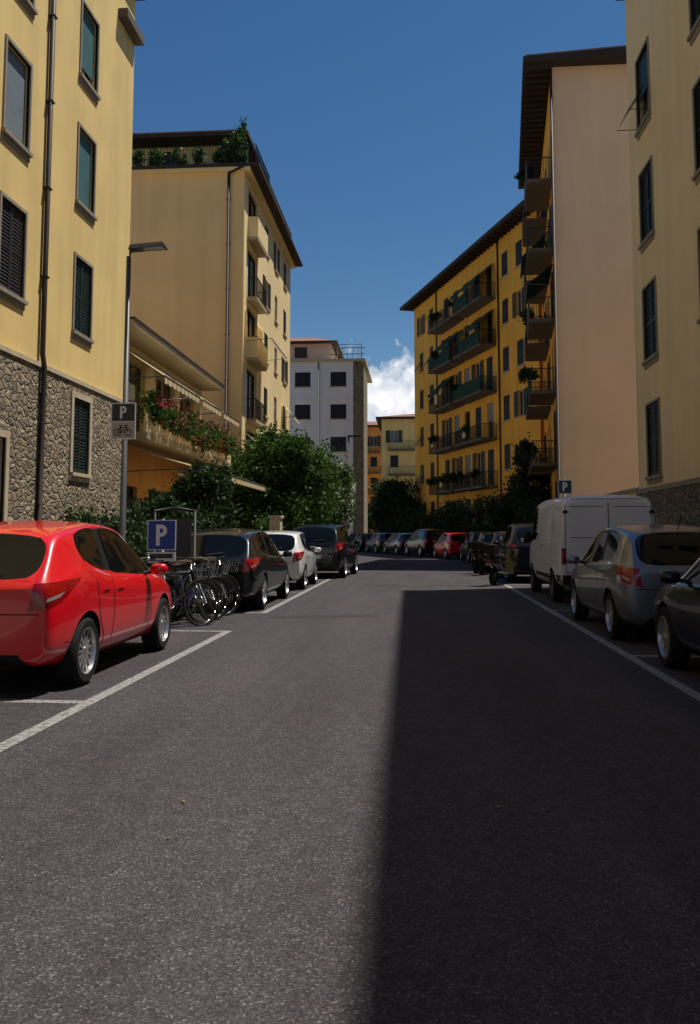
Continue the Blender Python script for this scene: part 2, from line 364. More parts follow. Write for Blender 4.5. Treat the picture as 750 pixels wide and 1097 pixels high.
def tree(name,x,y,h,blobs,n,size,seed,mt,trunk_r=.1,flowers=None,zb=.12,**k):
    b=B(name); rr=random.Random(seed)
    top=h*.62
    b.tube('trunk',M['bark'],[(x,y,zb-.05),(x+.04,y,zb+top*.35),(x-.05,y+.03,zb+top*.7),(x,y,zb+top)],[trunk_r*1.3,trunk_r,trunk_r*.75,trunk_r*.45],9)
    for bl in blobs:
        for j in range(4):
            z0=zb+top*(.35+.5*rr.random())
            e=(bl[0]+bl[3]*.6*rr.uniform(-1,1),bl[1]+bl[4]*.6*rr.uniform(-1,1),bl[2]+bl[5]*.4*rr.uniform(-.3,1))
            mid=((x+e[0])/2,(y+e[1])/2,(z0+e[2])/2+.1)
            b.tube('limbs',M['bark'],[(x,y,z0),mid,e],[trunk_r*.5,trunk_r*.3,trunk_r*.1],6)
    e=b.finish()
    leaf_obj('crown',mt,blobs,n,size,seed,e,**k)
    if flowers: leaf_obj('blossoms',flowers[0],blobs,flowers[1],size*1.05,seed+9,e,clump=45,shell=.95,sig=.07)
    return e

# ------------------------------------------------------------------ ground, road, pavements
def sheet(name,poly,z,m,kerb=None,zlow=-.02):
    vs=[(x,y,z) for x,y in poly]; n=len(poly); fs=[tuple(range(n))]; mats=[m]; fm=[0]
    if kerb:
        vs+= [(x,y,zlow) for x,y in poly]; mats.append(kerb)
        for i in range(n): fs.append((i,(i+1)%n,n+(i+1)%n,n+i)); fm.append(1)
    return make_obj(name,vs,fs,mats,None,fm)
g=sheet('ground',[(-400,-400),(400,-400),(400,600),(-400,600)],-.004,M['concrete'])
road_l=[(-4.9,-40),(-4.9,31),(-3.6,34.5),(-3.2,40),(-3.4,47),(-5.2,56),(-9,68),(-16,84),(-28,105)]
road_r=[(4.7,-40),(4.7,38),(4.4,44),(3.4,50),(1.8,55),(-5.4,77.5),(-14,96),(-24,115)]
sheet('road',road_r+road_l[::-1],0,M['asphalt'])
lp=[(-60,-40),(-4.9,-40)]+road_l[1:]+[(-60,105)]
sheet('pavement',lp,.12,M['pavement'],M['kerb'])
rp=road_r+[(70,115),(70,-40)]
sheet('pavement',rp,.12,M['pavement'],M['kerb'])
def strip(name,pts,w,side,z0,z1,m):
    b=B(name); 
    for (x0,y0),(x1,y1) in zip(pts,pts[1:]):
        d=Vector((x1-x0,y1-y0)); L_=d.length; d.normalize(); k=max(1,int(L_/1.0))
        ang=math.degrees(math.atan2(d.y,d.x)); fr=Fr(x0,y0,ang)
        for i in range(k):
            a=L_*i/k+.006; c=L_*(i+1)/k-.006
            n0,n1=(-w,.006) if side<0 else (-.006,w)
            b.box('stones',m,fr,a,c,n0,n1,z0,z1)
    return b.finish()
strip('kerb',[(-4.9,31),(-3.6,34.5),(-3.2,40),(-3.4,47),(-5.2,56),(-9,68)],.16,-1,.0,.125,M['kerb'])
strip('kerb',[(-4.9,-10),(-4.9,31)],.16,-1,0,.125,M['kerb'])
strip('kerb',[(4.7,-10),(4.7,38),(4.4,44),(3.4,50),(1.8,55),(-5.4,77.5)],.16,1,0,.125,M['kerb'])
b=B('road_markings')
def line(x0,x1,y0,y1): b.quad('paint',M['line'],[(x0,y0,.004),(x1,y0,.004),(x1,y1,.004),(x0,y1,.004)])
line(-2.80,-2.68,-8,12.42); line(-2.80,-2.68,15.2,34)
line(-4.75,-2.80,7.05,7.17); line(-3.75,-2.80,12.30,12.42); line(-3.6,-2.80,15.2,15.32); line(-4.75,-2.80,20.6,20.72); line(-4.75,-2.80,26.2,26.32)
line(2.34,2.46,-8,24.4)
line(2.46,4.5,10.2,10.32); line(2.46,4.5,16.1,16.22); line(2.46,4.5,24.28,24.4)
b.finish()
M['dark_patch']=mat('dark_road_patch',(.030,.027,.029),.8,var=.2,vs=6,bump=.3,bs=120)  # darker tone for two flat strips laid across the road
b=B('dark_road_strips'); b.quad('dark_patch',M['dark_patch'],[(-2.5,14.35,.003),(-.7,14.75,.003),(-.7,15.15,.003),(-2.55,14.8,.003)])
b.quad('dark_patch',M['dark_patch'],[(-1.2,23.2,.003),(2.2,23.6,.003),(2.2,23.9,.003),(-1.2,23.5,.003)]); b.finish()
M['dry']=mat('dry_leaf',(.30,.20,.08),.8,var=.2)
b=B('fallen_leaves')
for i in range(26):
    x=R.uniform(-2.6,2.2); y=R.uniform(3.5,20); a=R.uniform(0,6.28); s=R.uniform(.010,.02); c_,s_=math.cos(a)*s,math.sin(a)*s
    b.quad('leaves',M['dry'],[(x-c_,y-s_,.006),(x+s_*.5,y-c_*.5,.012),(x+c_,y+s_,.007),(x-s_*.5,y+c_*.5,.014)])
b.finish()

# ------------------------------------------------------------------ building 1 (left, near)
b=B('apartment_building'); fr=Fr(-8.2,-14,90); U=lambda y:y+14
cols=[20.15,16.45,12.4,8.6,4.6,.6,-3.4,-7.4,-11]
stone_ops=[];st_w=[];up=[]
sty={0:[('shut','shut_g'),('roll1.','blind_t'),('roll.8','blind_t')],1:[('shut','shut_b'),('roll1.','blind_c'),('shut','shut_b')]}
for ci,yc in enumerate(cols):
    if abs(yc-16.45)<.1:
        yd=15.75; stone_ops.append((U(yd)-.6,U(yd)+.6,0.121,3.3)); st_w.append((yd,1.2,.12,3.3,'dark','shut_b'))
    else:
        stone_ops.append((U(yc)-.5,U(yc)+.5,2.85,4.65)); st_w.append((yc,1.0,2.85,4.65,'shut','shut_g'))
    for k,(a,c) in enumerate([(6.25,8.1),(9.45,11.35),(12.65,14.55)]):
        s=sty.get(ci,[('shut','shut_g')]*3)[k]; up.append((yc,1.05,a,c,*s))
b.wall('stone_base',M['stone1'],fr,0,37.5,0,5.0,stone_ops,.25,.05,reveal=M['trim'])
b.box('string_course',M['trim'],fr,0,37.55,-.1,.09,5.0,5.1)
b.wall('walls',M['cream1'],fr,0,37.5,5.1,17.2,[(U(y)-w/2,U(y)+w/2,a,c) for y,w,a,c,_,_ in up],.2)
for y,w,a,c,s,sm in st_w: window(b,fr,U(y),w,a,c,s,surround=.14,sm=M[sm],sill=a>1,n=.05)
for y,w,a,c,s,sm in up: window(b,fr,U(y),w,a,c,s,sm=M[sm],surround=.07,trim=M['trimgrey'])
b.box('walls_rear',M['cream1'],WORLD,-22,-8.5,-23.5,14,0,17.2)
b.quad('end_wall',M['cream1'],[(-8.5,23.5,5),(-8.2,23.5,5),(-8.2,23.5,17.2),(-8.5,23.5,17.2)])
b.quad('end_wall',M['stone1'],[(-8.5,23.5,0),(-8.15,23.5,0),(-8.15,23.5,5),(-8.5,23.5,5)])
b.box('roof',M['eave'],WORLD,-22.5,-7.95,-23.7,14.2,17.2,17.4)
b.box('small_balcony',M['slabdk'],fr,U(22.1),U(23.55),0,.28,15.7,15.95)
b.tube('downpipe',M['pipe'],[fr.p(U(17.85),.11,.2),fr.p(U(17.85),.13,5.0),fr.p(U(17.85),.08,5.3),fr.p(U(17.85),.08,17.1)],.06,8)
for z in (2,4.4,7,9,11,13,15): b.box('pipe_clips',M['iron'],fr,U(17.77),U(17.93),0.0,.15,z,z+.04)
b.finish()

# ------------------------------------------------------------------ low house (left)
b=B('house'); fr=Fr(-9.0,23.6,90)
ops=[(1.2,4.0,4.5,6.9),(5.2,7.4,4.5,6.9),(8.2,10.2,5.2,6.8),(1.2,3.4,.3,2.9),(4.6,6.8,.3,2.9),(8,10,.3,2.9)]
b.wall('walls',M['orange'],fr,0,11.4,0,4.1,[o for o in ops if o[3]<4],.25)
b.wall('walls',M['tan2side'],fr,0,11.4,4.1,7.35,[o for o in ops if o[3]>4],.25)
b.box('walls_rear',M['tan2side'],WORLD,-18,-9.3,-35,-23.6,0,7.35)
for o in ops: window(b,fr,(o[0]+o[1])/2,o[1]-o[0],o[2],o[3],'dark' if o[3]<4 else 'glass',sill=False)
b.box('roof',M['trim'],WORLD,-18,-8.05,-35.1,-23.55,7.37,7.52)
b.box('roof_edge',M['eave'],WORLD,-8.2,-8.0,-35.15,-23.5,7.52,7.58)
b.box('balcony_slab',M['slab'],fr,.1,11.2,0,1.35,4.1,4.3)
b.box('parapet',M['tan2side'],fr,.1,11.2,1.25,1.33,4.3,5.0)
b.box('railings',M['iron'],fr,.1,11.2,1.24,1.28,5.15,5.19)
for (u0,u1) in ((.4,4.4),(4.9,7.6),(8.0,10.8)): awning(b,fr,u0,u1,7.15,5.95,.05,1.75,M['awn'],M['awn_w'])
awning(b,fr,.6,12.8,4.0,3.3,.35,2.9,M['awn_w'],M['awn'])
b.box('garden_post',M['trim'],fr,12.3,12.6,.2,.5,0,4.0)
he=b.finish()
fb=[(-7.55,24.3+i*1.15,4.9+.15*R.uniform(-1,1),.42,.7,.48) for i in range(9)]
leaf_obj('balcony_plants',M['leafA'],fb,11000,.07,5,he,clump=30,shell=.3)
leaf_obj('balcony_flowers',M['flower_r'],fb,1500,.045,6,he,clump=24,shell=.7)

# ------------------------------------------------------------------ building 2 (left, tall)
b=B('apartment_building'); ff=Fr(-24,39.5,0); fs=Fr(-8.2,39.5,90)
b.wall('front_wall',M['tan2'],ff,0,15.8,0,18.8)
ops=[];wins=[];logs=[]
for f in range(6):
    z=.8+3.0*f
    ops.append((1.0,3.5,z+.1,z+2.65)); logs.append(z+.1)
    for uc,w,st in ((6.2,1.1,'shut'),(9.4,.9,'roll.5'),(12.7,1.1,'shut')):
        ops.append((uc-w/2,uc+w/2,z+.95,z+2.5)); wins.append((uc,w,z+.95,z+2.5,st if R.random()<.7 else 'open'))
b.wall('side_wall',M['tan2side'],fs,0,15,0,18.8,ops,.22)
for (uc,w,a,c,st) in wins: window(b,fs,uc,w,a,c,st,sm=M['shut_g'],step=.12)
for i,z in enumerate(logs):
    window(b,fs,2.25,2.5,z,z+2.55,'dark',sill=False)
    balcony(b,fs,.9,3.7,z,.5,M['tan2side'] if i%2 else 'bars',.16)
awning(b,fs,.4,5.2,12.3,10.7,.05,1.3,M['awn_w'])
awning(b,fs,.6,3.9,6.2,5.2,.05,1.3,M['awn'],M['awn_w'])
awning(b,fs,11.6,13.8,9.3,8.5,.05,.8,M['awn_w'])
b.box('walls_rear',M['tan2'],WORLD,-24,-9.0,-54.5,-39.8,0,18.8)
b.quad('end',M['tan2side'],[(-9.0,54.5,0),(-8.2,54.5,0),(-8.2,54.5,18.8),(-9.0,54.5,18.8)])
b.box('cornice',M['tan2side'],WORLD,-24.2,-7.9,-54.8,-39.3,18.8,18.98)
b.box('eave',M['eave'],WORLD,-24.3,-7.45,-55,-39.2,18.98,19.12)
b.box('attic_wall',M['tan2side'],WORLD,-24,-10.0,-54,-41.3,19.12,21.0)
b.box('attic_door',M['shut_b'],WORLD,-13.5,-12.1,-41.3,-41.2,19.15,20.7); b.box('attic_door',M['shut_b'],WORLD,-17,-15.8,-41.3,-41.2,19.6,20.7)
b.box('attic_roof',M['eave'],WORLD,-24.8,-8.2,-55,-40.2,21.0,21.2)
b.box('attic_roof_tiles',M['tile'],WORLD,-24.7,-8.3,-54.9,-40.3,21.2,21.32)
ft=Fr(-24,39.35,0)
for u in np.arange(0,16.3,.16): b.box('terrace_railing',M['iron'],ft,u,u+.02,0,.02,19.12,20.05)
b.box('terrace_railing',M['iron'],ft,0,16.3,-.01,.03,20.05,20.09)
fq=Fr(-7.65,39.3,90)
for u in np.arange(0,4,.16): b.box('terrace_railing',M['iron'],fq,u,u+.02,0,.02,19.12,20.05)
b.box('terrace_railing',M['iron'],fq,0,4,-.01,.03,20.05,20.09)
b.tube('downpipe',M['pipe'],[(-8.95,39.4,.2),(-8.95,39.4,18.7)],.07,8)
b.tube('downpipe_joint',M['pipe'],[(-8.95,39.4,18.7),(-8.2,39.2,18.95)],.06,8)
for z in np.arange(2,18,2.2): b.box('pipe_clips',M['iron'],ff,14.95,15.15,0,.14,z,z+.04)
for (ax,ay) in ((-14,44),(-17,46)):
    b.tube('antenna',M['grey_metal'],[(ax,ay,21.3),(ax,ay,22.9)],.03,5)
    for q in (22.5,22.7,22.9): b.tube('antenna',M['grey_metal'],[(ax-.4,ay,q),(ax+.4,ay,q)],.015,4)
be=b.finish()
tp=[(-13.5+i*.95+R.uniform(-.3,.3),39.7,19.6+R.uniform(0,.25),.4,.35,.3+R.random()*.5) for i in range(6)]+[(-8.5,39.9,20.2,.4,.4,1.3),(-9.3,40,20.0,.4,.4,.8)]
leaf_obj('terrace_plants',M['leafA'],tp,5500,.09,15,be,clump=20,shell=.2)

# ------------------------------------------------------------------ white building (left far)
b=B('apartment_building'); fr=Fr(-16,80,0)
ops=[];w_=[]
for f in range(5):
    z=2.0+3.1*f
    for x in (-13.8,-10.8,-7.4):
        ops.append((x+16-.75,x+16+.75,z+.9,z+2.3)); w_.append((x+16,1.5,z+.9,z+2.3))
b.wall('walls',M['white'],fr,0,10,0,17.7,ops,.25)
for (u,w,a,c) in w_: window(b,fr,u,w,a,c,'shut',sm=M['shut_b'],step=.15)
b.box('stone_quoin',M['stone1'],fr,10,11,-6,.04,0,17.3)
b.box('walls_rear',M['white'],WORLD,-16,-6.02,-92,-80.3,0,17.7)
b.box('cornice',M['trim'],WORLD,-16.2,-4.8,-92,-79.7,17.7,17.9)
b.box('string_course',M['white'],fr,0,10,0,.08,14.0,14.2)
b.box('penthouse',M['rose'],WORLD,-16,-8.3,-91,-81.5,17.9,19.9)
b.box('penthouse_window',M['shut_b'],WORLD,-11.8,-10.6,-81.5,-81.4,18.4,19.4)
b.add('penthouse_roof',M['tile'],[(-16.5,80.8,19.9),(-7.7,80.8,19.9),(-7.7,92,19.9),(-16.5,92,19.9),(-13,85,21.2),(-10.5,85,21.2)],[(0,1,5,4),(1,2,5),(2,3,4,5),(3,0,4),(0,3,2,1)])
b.box('penthouse_eave',M['eave'],WORLD,-16.6,-7.6,-92,-80.7,19.78,19.9)
for x in np.arange(-8.0,-5,.5): b.tube('terrace_railing',M['shut_g'],[(x,80,17.9),(x,80,19.0)],.04,5)
for z in (18.4,19.0): b.tube('terrace_railing',M['shut_g'],[(-8.2,80,z),(-4.9,80,z)],.045,5)
b.tube('terrace_pergola',M['shut_g'],[(-8,83,17.9),(-8,83,20),(-5.4,83,20),(-5.4,83,17.9)],.05,5)
b.tube('downpipe',M['grey_metal'],[(-9.3,79.9,.2),(-9.3,79.9,17.6)],.06,5)
b.finish()

# ------------------------------------------------------------------ far buildings closing the street
def simple_block(name,m,x0,x1,y,h,depth,cols,fh=3.1,sm='shut_g',balc=()):
    b=B(name); fr=Fr(x0,y,0); W_=x1-x0; nf=int((h-1)/fh); ops=[];w_=[]
    for f in range(nf):
        for c in range(cols):
            u=W_*(c+.5)/cols; z=h-.9-(f+1)*fh+1.1; ops.append((u-.5,u+.5,z,z+1.5)); w_.append((u,1.0,z,z+1.5,R.choice(['shut','open','shut'])))
    b.wall('walls',m,fr,0,W_,0,h,ops,.25)
    for q in w_: window(b,fr,*q[:4],q[4],sm=M[sm],step=.2)
    for f in range(nf):
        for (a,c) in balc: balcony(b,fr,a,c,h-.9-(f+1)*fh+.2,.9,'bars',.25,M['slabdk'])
    b.box('walls_rear',m,WORLD,x0,x1,-(y+depth),-(y+.3),0,h)
    b.box('eave',M['eave'],WORLD,x0-.7,x1+.7,-(y+depth+.7),-(y-.8),h,h+.22)
    b.add('roof',M['tile'],[(x0-.6,y-.7,h+.22),(x1+.6,y-.7,h+.22),(x1+.6,y+depth+.6,h+.22),(x0-.6,y+depth+.6,h+.22),((x0+x1)/2-1,y+depth/2,h+1.6),((x0+x1)/2+1,y+depth/2,h+1.6)],[(0,1,5,4),(1,2,5),(2,3,4,5),(3,0,4),(0,3,2,1)])
    return b.finish()
simple_block('apartment_building',M['cream1'],-4.4,8,106,15.6,12,4,balc=[(.8,4.2)])
simple_block('apartment_building',M['orange'],-12,-3.2,128,17.4,12,4,balc=[(3,6.5)])
simple_block('apartment_building',M['orange'],-40,-14,118,15,12,8)

# ------------------------------------------------------------------ yellow building (right, far)
b=B('apartment_building'); fr=Fr(-.2,76.9,-71.9); LU=25.0
ops=[];w_=[]
lev=[1.4,4.7,8.0,11.3,14.6,17.9]
for k,z in enumerate(lev):
    for u in (2.0,4.7,20.0,22.3):
        ops.append((u-.5,u+.5,z+1.0,z+2.7)); w_.append((u,1.0,z+1.0,z+2.7,R.choice(['shut','shut','open','tilt']),True))
    for u in (8.4,10.6,12.8,15.0,17.2):
        ops.append((u-.55,u+.55,z+.1,z+2.6)); w_.append((u,1.1,z+.1,z+2.6,R.choice(['shut','open','roll.5','dark']),False))
b.wall('walls',M['yellow'],fr,0,LU,0,21.8,ops,.25)
for (u,w,a,c,s,si) in w_: window(b,fr,u,w,a,c,s,sill=si,sm=M['shut_g'] if R.random()<.6 else M['shut_b'],step=.15)
for k,z in enumerate(lev[1:]):
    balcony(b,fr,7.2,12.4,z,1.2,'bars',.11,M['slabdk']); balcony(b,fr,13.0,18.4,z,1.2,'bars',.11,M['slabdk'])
awning(b,fr,13.2,18.2,20.4,19.2,.05,1.4,M['awn_g']); awning(b,fr,14.5,18.2,17.1,15.9,.05,1.4,M['awn_g'])
awning(b,fr,8.2,12.2,17.1,15.9,.05,1.3,M['awn_g']); awning(b,fr,7.4,10.2,13.8,12.6,.05,1.3,M['awn_g'])
for (a,c,z) in ((14.2,18.3,14.6),(7.4,12.3,14.6),(13.2,16,17.9),(13.2,18.3,11.3)): b.box('balcony_screen',M['awn_g'],fr,a,c,1.16,1.22,z,z+.95)
for (a,z) in ((8,8.),(10,4.7),(15,8.),(9,11.3)): b.box('laundry',M['awn_w'],fr,a,a+.6,1.25,1.27,z+.3,z+1.0)
b.box('walls_rear',M['yellow'],fr,0,LU,-12,-.3,0,21.8)
b.quad('end',M['yellow'],[fr.p(0,0,0),fr.p(0,-.3,0),fr.p(0,-.3,21.8),fr.p(0,0,21.8)])
b.box('eave',M['eave'],fr,-.9,LU+.9,-12.9,1.1,21.8,22.05)
b.box('roof_tiles',M['tile'],fr,-.8,LU+.8,-12.8,1.0,22.05,22.15)
for u in np.arange(0,LU,.6): b.box('rafters',M['eave'],fr,u,u+.1,.01,1.0,21.65,21.8)
b.tube('downpipe',M['pipe'],[fr.p(6.2,.08,.2),fr.p(6.2,.08,21.7)],.06,6); b.tube('downpipe',M['pipe'],[fr.p(19,.08,.2),fr.p(19,.08,21.7)],.06,6)
ye=b.finish()
bp=[]
for k in range(16):
    z=R.choice(lev[1:]); p=fr.p(R.uniform(7.5,18),1.25,z+.9); bp.append((*p,.4,.4,.35))
leaf_obj('balcony_plants',M['leafB'],bp,6000,.1,31,ye,clump=14,shell=.2)

# ------------------------------------------------------------------ building 3 (right, tall, plain end wall)
b=B('apartment_building'); ff=Fr(6.14,37.7,0); H3=22.4
b.wall('end_wall',M['pink3'],ff,0,15,0,H3)
fr=Fr(6.14+.0993*13,37.7+.995*13,-95.7)
ops=[];w_=[]
for k in range(6):
    z=1.3+3.25*k
    for u in (1.2,4.2,6.4,9.6,11.5):
        ops.append((u-.5,u+.5,z+.1,z+2.5)); w_.append((u,1.0,z+.1,z+2.5,R.choice(['shut','dark','open'])))
b.wall('street_wall',M['yellow'],fr,0,13,0,H3,ops,.25)
for (u,w,a,c,s) in w_: window(b,fr,u,w,a,c,s,sill=False,sm=M['shut_g'],step=.13)
for k in range(1,6):
    z=1.3+3.25*k
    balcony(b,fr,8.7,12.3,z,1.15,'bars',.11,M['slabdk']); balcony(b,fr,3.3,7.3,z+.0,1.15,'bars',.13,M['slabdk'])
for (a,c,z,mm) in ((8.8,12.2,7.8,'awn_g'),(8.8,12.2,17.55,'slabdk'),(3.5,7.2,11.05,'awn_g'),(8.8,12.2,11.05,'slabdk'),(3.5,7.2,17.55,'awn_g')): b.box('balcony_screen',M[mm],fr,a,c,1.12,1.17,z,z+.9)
awning(b,fr,8.8,12.2,13.6,12.7,.05,1.2,M['awn_g']); awning(b,fr,3.4,7.2,16.8,15.6,.05,1.3,M['awn_g'])
b.add('walls_rear',M['pink3'],[(6.5,38,0),(21,38,0),(21,50.6,0),(7.8,50.6,0),(6.5,38,H3),(21,38,H3),(21,50.6,H3),(7.8,50.6,H3)],[(1,2,6,5),(2,3,7,6),(3,0,4,7),(0,1,5,4),(4,5,6,7)])
b.box('eave',M['eave'],fr,-.8,13.6,-15,1.25,H3,H3+.3)
b.box('roof_tiles',M['tile'],fr,-.7,13.5,-15,1.15,H3+.3,H3+.42)
for u in np.arange(0,13.5,.55): b.box('rafters',M['eave'],fr,u,u+.12,.01,1.15,H3-.16,H3)
b.tube('downpipe',M['pipe'],[(6.1,37.58,.2),(6.1,37.58,H3-.1)],.06,8)
b3=b.finish()
pl=[]
for k,u in ((1,10.5),(1,9.3),(2,11.5),(3,9.5),(5,11)):
    p=fr.p(u,1.2,1.3+3.25*k+.8); pl.append((*p,.45,.4,.4))
leaf_obj('balcony_plants',M['leafB'],pl,4500,.08,41,b3,clump=16,shell=.2)

# ------------------------------------------------------------------ building 4 (right, near)
b=B('apartment_building'); fr=Fr(6.14,24.4,-90); H4=17.0   # u = 24.4-y
ops=[];w_=[]
for ci,y in enumerate([22.75,18.1,14,10,6,2,-2,-6,-10]):
    u=24.4-y
    for k,(a,c) in enumerate([(2.9,4.8),(6.0,7.95),(9.2,11.15),(12.4,14.4)]):
        ops.append((u-.6,u+.6,a,c)); w_.append((u,1.2,a,c,'tilt' if (k==3 and ci==0) else 'shut'))
b.wall('walls',M['cream4'],fr,0,39,2.62,H4,ops,.25)
b.wall('stone_base',M['stone4'],fr,0,39,0,2.5,[],.2,.06)
b.box('string_course',M['trimgrey'],fr,0,39,-.1,.09,2.5,2.62)
for (u,w,a,c,s) in w_: window(b,fr,u,w,a,c,s,sm=M['shut_g'],surround=.06,trim=M['trimgrey'])
b.box('walls_rear',M['cream4'],WORLD,6.5,20,-24.4,14.6,0,H4)
b.quad('end',M['cream4'],[(6.14,24.4,2.6),(6.5,24.4,2.6),(6.5,24.4,H4),(6.14,24.4,H4)])
b.quad('end',M['stone4'],[(6.08,24.4,0),(6.5,24.4,0),(6.5,24.4,2.5),(6.08,24.4,2.5)])
ev=[(5.90,24.5),(6.08,5),(6.08,-15),(20.4,-15),(20.4,24.5)]  # unseen eave edge, tapered to set the slant of the road shadow
b.add('eave',M['eave'],[(x,y,z) for z in (H4,H4+.15) for x,y in ev],[(0,1,2,3,4),(9,8,7,6,5)]+[(i,(i+1)%5,5+(i+1)%5,5+i) for i in range(5)])
b.finish()
b=B('garden_wall'); fw=Fr(6.3,37.6,-90)
b.box('wall',M['cream4'],fw,0,13.1,-.3,0,0,2.6); b.box('coping',M['trimgrey'],fw,0,13.1,-.36,.06,2.6,2.72)
for i in range(6): b.box('wall_pilaster',M['trimgrey'],fw,.4+i*2.4,.75+i*2.4,.002,.05,0,2.6)
b.finish()

b=B('garden_wall'); fg=Fr(-5.3,32.4,math.degrees(math.atan2(16,1.3)))
b.box('wall',M['concrete'],fg,0,16,-.25,0,.1,1.15)
b.box('coping',M['trim'],fg,0,16,-.3,.05,1.15,1.22)
for i in range(6): b.box('pillar',M['trim'],fg,i*3.1,i*3.1+.4,-.33,.08,.1,2.0); b.box('pillar_cap',M['trim'],fg,i*3.1-.05,i*3.1+.45,-.38,.13,2.0,2.1)
for u in np.arange(.5,16,.14): b.box('fence_bars',M['shut_g'],fg,u,u+.02,-.14,-.12,1.22,1.85)
b.finish()

# ------------------------------------------------------------------ vegetation
tree('shrub',-6.3,23.4,3.3,[(-6.3,23.4,1.9,.95,.9,1.1),(-6.0,24.3,2.4,.8,.8,.95),(-6.7,22.9,1.5,.9,.8,.8)],15000,.085,51,M['leafB'],.06)
tree('round_tree',-6.2,36.5,5.6,[(-6.6,36.3,3.8,1.8,1.6,1.8),(-5.2,36.9,3.3,1.6,1.5,1.7),(-7.6,35.4,2.8,1.5,1.3,1.6),(-5.6,35.5,4.5,1.2,1.1,1.1),(-4.9,38.5,3.2,1.2,1.2,1.5),(-6.3,35.2,2.2,1.6,1,1.2)],66000,.10,52,M['leafA'],.13,clump=38,shell=.5)
tree('oleander_shrub',-3.9,42.5,4.5,[(-3.9,42.5,3.3,.75,1.0,1.4),(-3.85,44,2.7,.6,.9,1.3),(-4.1,41.0,2.5,.8,.9,1.2)],16000,.085,53,M['leafC'],.06,flowers=(M['flower_w'],3200))
tree('round_tree',-1.9,76,6,[(-1.9,76,4.3,1.8,1.7,1.9),(-1.3,75.5,3.2,1.7,1.5,1.4),(-2.7,76,3.3,1.3,1.2,1.4)],17000,.13,54,M['leafB'],.13)
tree('conifer_tree',5.9,46,6.3,[(5.8,46,2.6,1.5,1.3,1.4),(6.0,46,4.0,1.1,1.0,1.4),(5.7,46.3,5.3,.6,.6,1.0),(4.9,48.5,2.4,1.1,1.2,1.5)],17000,.09,55,M['leafB'],.1)
e=empty('hedge')
leaf_obj('foliage',M['leafB'],[(-6.9,17+i*.75,1.2,.55,.6,.72) for i in range(7)],12000,.06,56,e,shell=.3)
e=empty('hedge')
hb=[]
fy=Fr(-.2,76.9,-71.9)
for u in np.arange(-2,24,1.15):
    p=fy.p(u,2.4,1.5+R.uniform(-.1,.9)); hb.append((*p,.95,.95,1.5))
leaf_obj('foliage',M['leafB'],hb,26000,.11,57,e,clump=20,shell=.4)
e=empty('hedge')
leaf_obj('foliage',M['leafA'],[(-5.9+i*.08,33+i*1.0,1.3,.55,.7,.85) for i in range(14)],15000,.07,58,e,shell=.4)
e=empty('hedge')
leaf_obj('foliage',M['leafB'],[(5.6+R.uniform(-.2,.2),39+i*1.1,1.3+R.uniform(0,.5),.7,.8,1.3) for i in range(14)],15000,.09,59,e,shell=.4)
e=empty('distant_trees')
leaf_obj('foliage',M['leafB'],[(-14+i*2.1,99+R.uniform(-3,3),3+R.uniform(0,1.5),2,2,2.6) for i in range(7)],14000,.2,60,e)

# ------------------------------------------------------------------ cars
def lathe(b,part,m,prof,seg=28,cx=0,cy=0,cz=0):
    vs=[];fs=[]
    for (a,r) in prof:
        for k in range(seg):
            t=2*math.pi*k/seg; vs.append((cx+a,cy+r*math.cos(t),cz+r*math.sin(t)))
    for i in range(len(prof)-1):
        for k in range(seg): fs.append((i*seg+k,i*seg+(k+1)%seg,(i+1)*seg+(k+1)%seg,(i+1)*seg+k))
    b.add(part,m,vs,fs,True)
WH={}
def wheel_mesh(Rw,ns,rimm):
    key=(Rw,ns,rimm.name)
    if key in WH: return WH[key]
    b=B('w'); r=Rw*.68
    lathe(b,'w',M['tyre'],[(-.09,r),(-.105,Rw*.88),(-.085,Rw*.97),(-.05,Rw),(.05,Rw),(.085,Rw*.97),(.105,Rw*.88),(.098,r)])
    lathe(b,'w',rimm,[(.098,r),(.10,r*.97),(.075,r*.93),(.02,r*.9)])
    lathe(b,'w',M['well'],[(.015,r*.92),(.014,.001)])
    lathe(b,'w',rimm,[(.02,r*.2),(.082,r*.2),(.088,r*.14),(.088,.001)],14)
    for i in range(ns):
        t=2*math.pi*i/ns; c,s=math.cos(t),math.sin(t)
        def pt(x,rr,w): return (x,rr*c-w*s,rr*s+w*c)
        w0,w1=r*(.9/ns),r*(.75/ns)
        vs=[pt(.078,r*.15,-w0),pt(.078,r*.15,w0),pt(.070,r*.94,w1),pt(.070,r*.94,-w1),pt(.02,r*.15,-w0),pt(.02,r*.15,w0),pt(.02,r*.94,w1),pt(.02,r*.94,-w1)]
        b.add('w',rimm,vs,[(0,1,2,3),(4,7,6,5),(0,3,7,4),(1,5,6,2)])
    d=b.parts['w']; me=bpy.data.meshes.new('wheel'); me.from_pydata(d['v'],[],d['f'])
    for m in d['m']: me.materials.append(m)
    me.polygons.foreach_set('material_index',d['fm']); me.polygons.foreach_set('use_smooth',[True]*len(me.polygons))
    me.update(); me.set_sharp_from_angle(angle=rad(40)); WH[key]=me; return me

